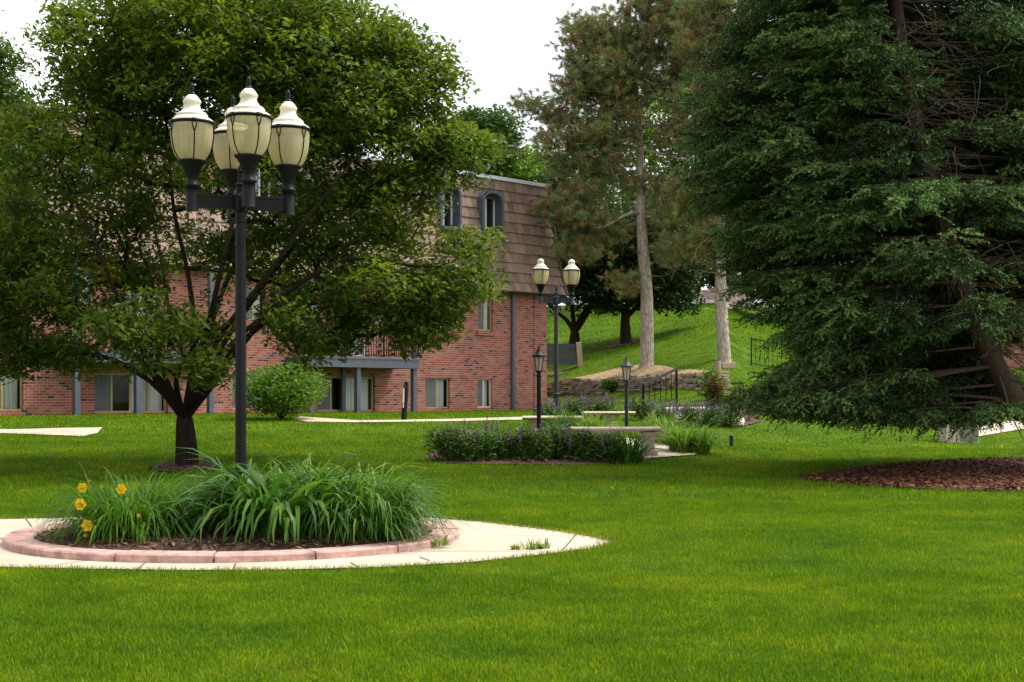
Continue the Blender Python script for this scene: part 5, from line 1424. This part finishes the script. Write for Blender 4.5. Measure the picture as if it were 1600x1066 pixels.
# balconies
def balcony(k):
    dep = -1.5
    xa = fac(486, 565, dep)[0]-8.95*k; xb = fac(655, 568, dep)[0]-8.95*k
    zt_ = fac(600, 560, dep)[1]; zb_ = fac(600, 575, dep)[1]
    m_ = MB(); m_.box(xa, xb, dep, -.005, zt_-.06, zt_); 
    m_.box(xa, xb, dep, dep+.06, zb_, zt_-.06); m_.box(xa, xa+.06, dep+.06, -.005, zb_, zt_-.06); m_.box(xb-.06, xb, dep+.06, -.005, zb_, zt_-.06)
    m_.box(xa-.015, xb+.015, dep-.02, dep, zt_-.05, zt_+.01)
    bl = m_.build('balcony', M['greypaint'], BR)
    m_ = MB(); m_.box(xa+.06, xb-.06, dep+.06, -.005, zb_+.1, zb_+.13); m_.build('soffit', M['soffit'], bl)
    for x in (xb-.12, xa+(xb-xa)*.5-.3, xa+.12):
        m_ = MB(); m_.box(x-.09, x+.09, dep+.08, dep+.26, -.4, zb_+.1); m_.build('post', M['greypaint'], bl, bevel=.008)
    for x in (xb-.12, xa+.12):
        m_ = MB(); m_.box(x-.07, x+.07, dep+.08, dep+.22, zt_, ez-.07); m_.build('upper_post', M['greypaint'], bl)
    m_ = MB(); h = 1.05; y = dep+.05
    m_.bar((xa,y,zt_+h),(xb,y,zt_+h),.045); m_.bar((xa,y,zt_+.1),(xb,y,zt_+.1),.03)
    m_.bar((xb-.03,y,zt_+h),(xb-.03,-.01,zt_+h),.045); m_.bar((xa+.03,y,zt_+h),(xa+.03,-.01,zt_+h),.045)
    n = int((xb-xa)/.12)
    for i in range(n+1):
        x = xa+(xb-xa)*i/n; m_.bar((x,y,zt_+.1),(x,y,zt_+h),.018 if i % 14 else .05)
        if i % 14 == 7:
            for s in range(3): m_.lathe([(.05,-.012),(.06,0),(.05,.012)], 8, (x,y,zt_+.4+.15*s))
    for i in range(1,12):
        yy = y+(-y)*i/12
        for x in (xa+.03, xb-.03): m_.bar((x,yy,zt_+.1),(x,yy,zt_+h),.018)
    m_.build('railing', M['black'], bl)
for k in range(3): balcony(k)
# far brick house glimpsed under the spruce
hb_ = GY(1560, 74)
HR = empty('brick_house', hb_, 'distant red brick house glimpsed beneath the spruce boughs', 'building')
m_ = MB(); m_.box(-7,8,0,8,-1,3.0); hw_ = m_.build('wall', M['brick'], HR)
m_ = MB(); m_.add([(-7.5,-.6,3.0),(8.5,-.6,3.0),(8.5,8.6,3.0),(-7.5,8.6,3.0),(-7.5,4,4.4),(8.5,4,4.4)], [(0,1,5,4),(2,3,4,5),(1,2,5),(3,0,4),(3,2,1,0)]); m_.build('roof', simple('plain_roof', (.12,.09,.08), .85, noise=.3), HR)
for x in (-5,-1.5,2,5.5):
    m_ = MB(); m_.box(x,x+1.3,-.06,.02,1.0,2.4); w = m_.build('window', M['white'], HR); m_ = MB(); m_.box(x+.1,x+1.2,-.075,-.06,1.1,2.3); m_.build('pane', M['dark'], w)

# ------------------------------------------------------------------ light, sky, camera
w = bpy.data.worlds.new('World'); sc.world = w; w.use_nodes = True
nt = w.node_tree; bg = nt.nodes['Background']
SUN_EL, SUN_AZ = R(62), R(72)     # azimuth from +Y towards +X
sky = nt.nodes.new('ShaderNodeTexSky'); sky.sky_type = 'NISHITA'; sky.sun_disc = False; sky.sun_elevation = SUN_EL; sky.sun_rotation = SUN_AZ
sky.dust_density = 3.0; sky.air_density = 1.0
hs = nt.nodes.new('ShaderNodeHueSaturation'); hs.inputs['Saturation'].default_value = .06; hs.inputs['Value'].default_value = 1.0
nt.links.new(sky.outputs[0], hs.inputs['Color'])
tcw = nt.nodes.new('ShaderNodeTexCoord'); nz = nt.nodes.new('ShaderNodeTexNoise'); nz.inputs['Scale'].default_value = 3.0; nz.inputs['Detail'].default_value = 5.0
nt.links.new(tcw.outputs['Generated'], nz.inputs[0])
cl = ramp(nt, [(.36,(.7,.72,.76)),(.6,(1.08,1.08,1.08))], nz.outputs[0])
nt.links.new(mixc(nt, 1.0, hs.outputs[0], cl, 'MULTIPLY'), bg.inputs['Color'])
bg.inputs['Strength'].default_value = .15
sd = bpy.data.lights.new('Sun', 'SUN'); sd.energy = 1.25; sd.angle = R(10); sd.color = (1,.95,.86)
so = bpy.data.objects.new('Sun', sd); COL.objects.link(so)
dirn = Vector((math.sin(SUN_AZ)*math.cos(SUN_EL), math.cos(SUN_AZ)*math.cos(SUN_EL), math.sin(SUN_EL)))
so.rotation_euler = dirn.to_track_quat('Z', 'Y').to_euler(); so.location = (0,0,30)

cd = bpy.data.cameras.new('Camera'); cam = bpy.data.objects.new('Camera', cd); COL.objects.link(cam)
cam.location = (0, 0, HC); cam.rotation_euler = (R(90), 0, 0)
cd.sensor_width = 36; cd.lens = 36*F/1600; cd.shift_y = (HY-533)/1600; cd.clip_end = 2000; cd.clip_start = .1
sc.camera = cam
sc.view_settings.view_transform = 'Standard'; sc.view_settings.look = 'None'; sc.view_settings.gamma = 1.0; sc.view_settings.use_curve_mapping = False
sc.view_settings.exposure = 1.28
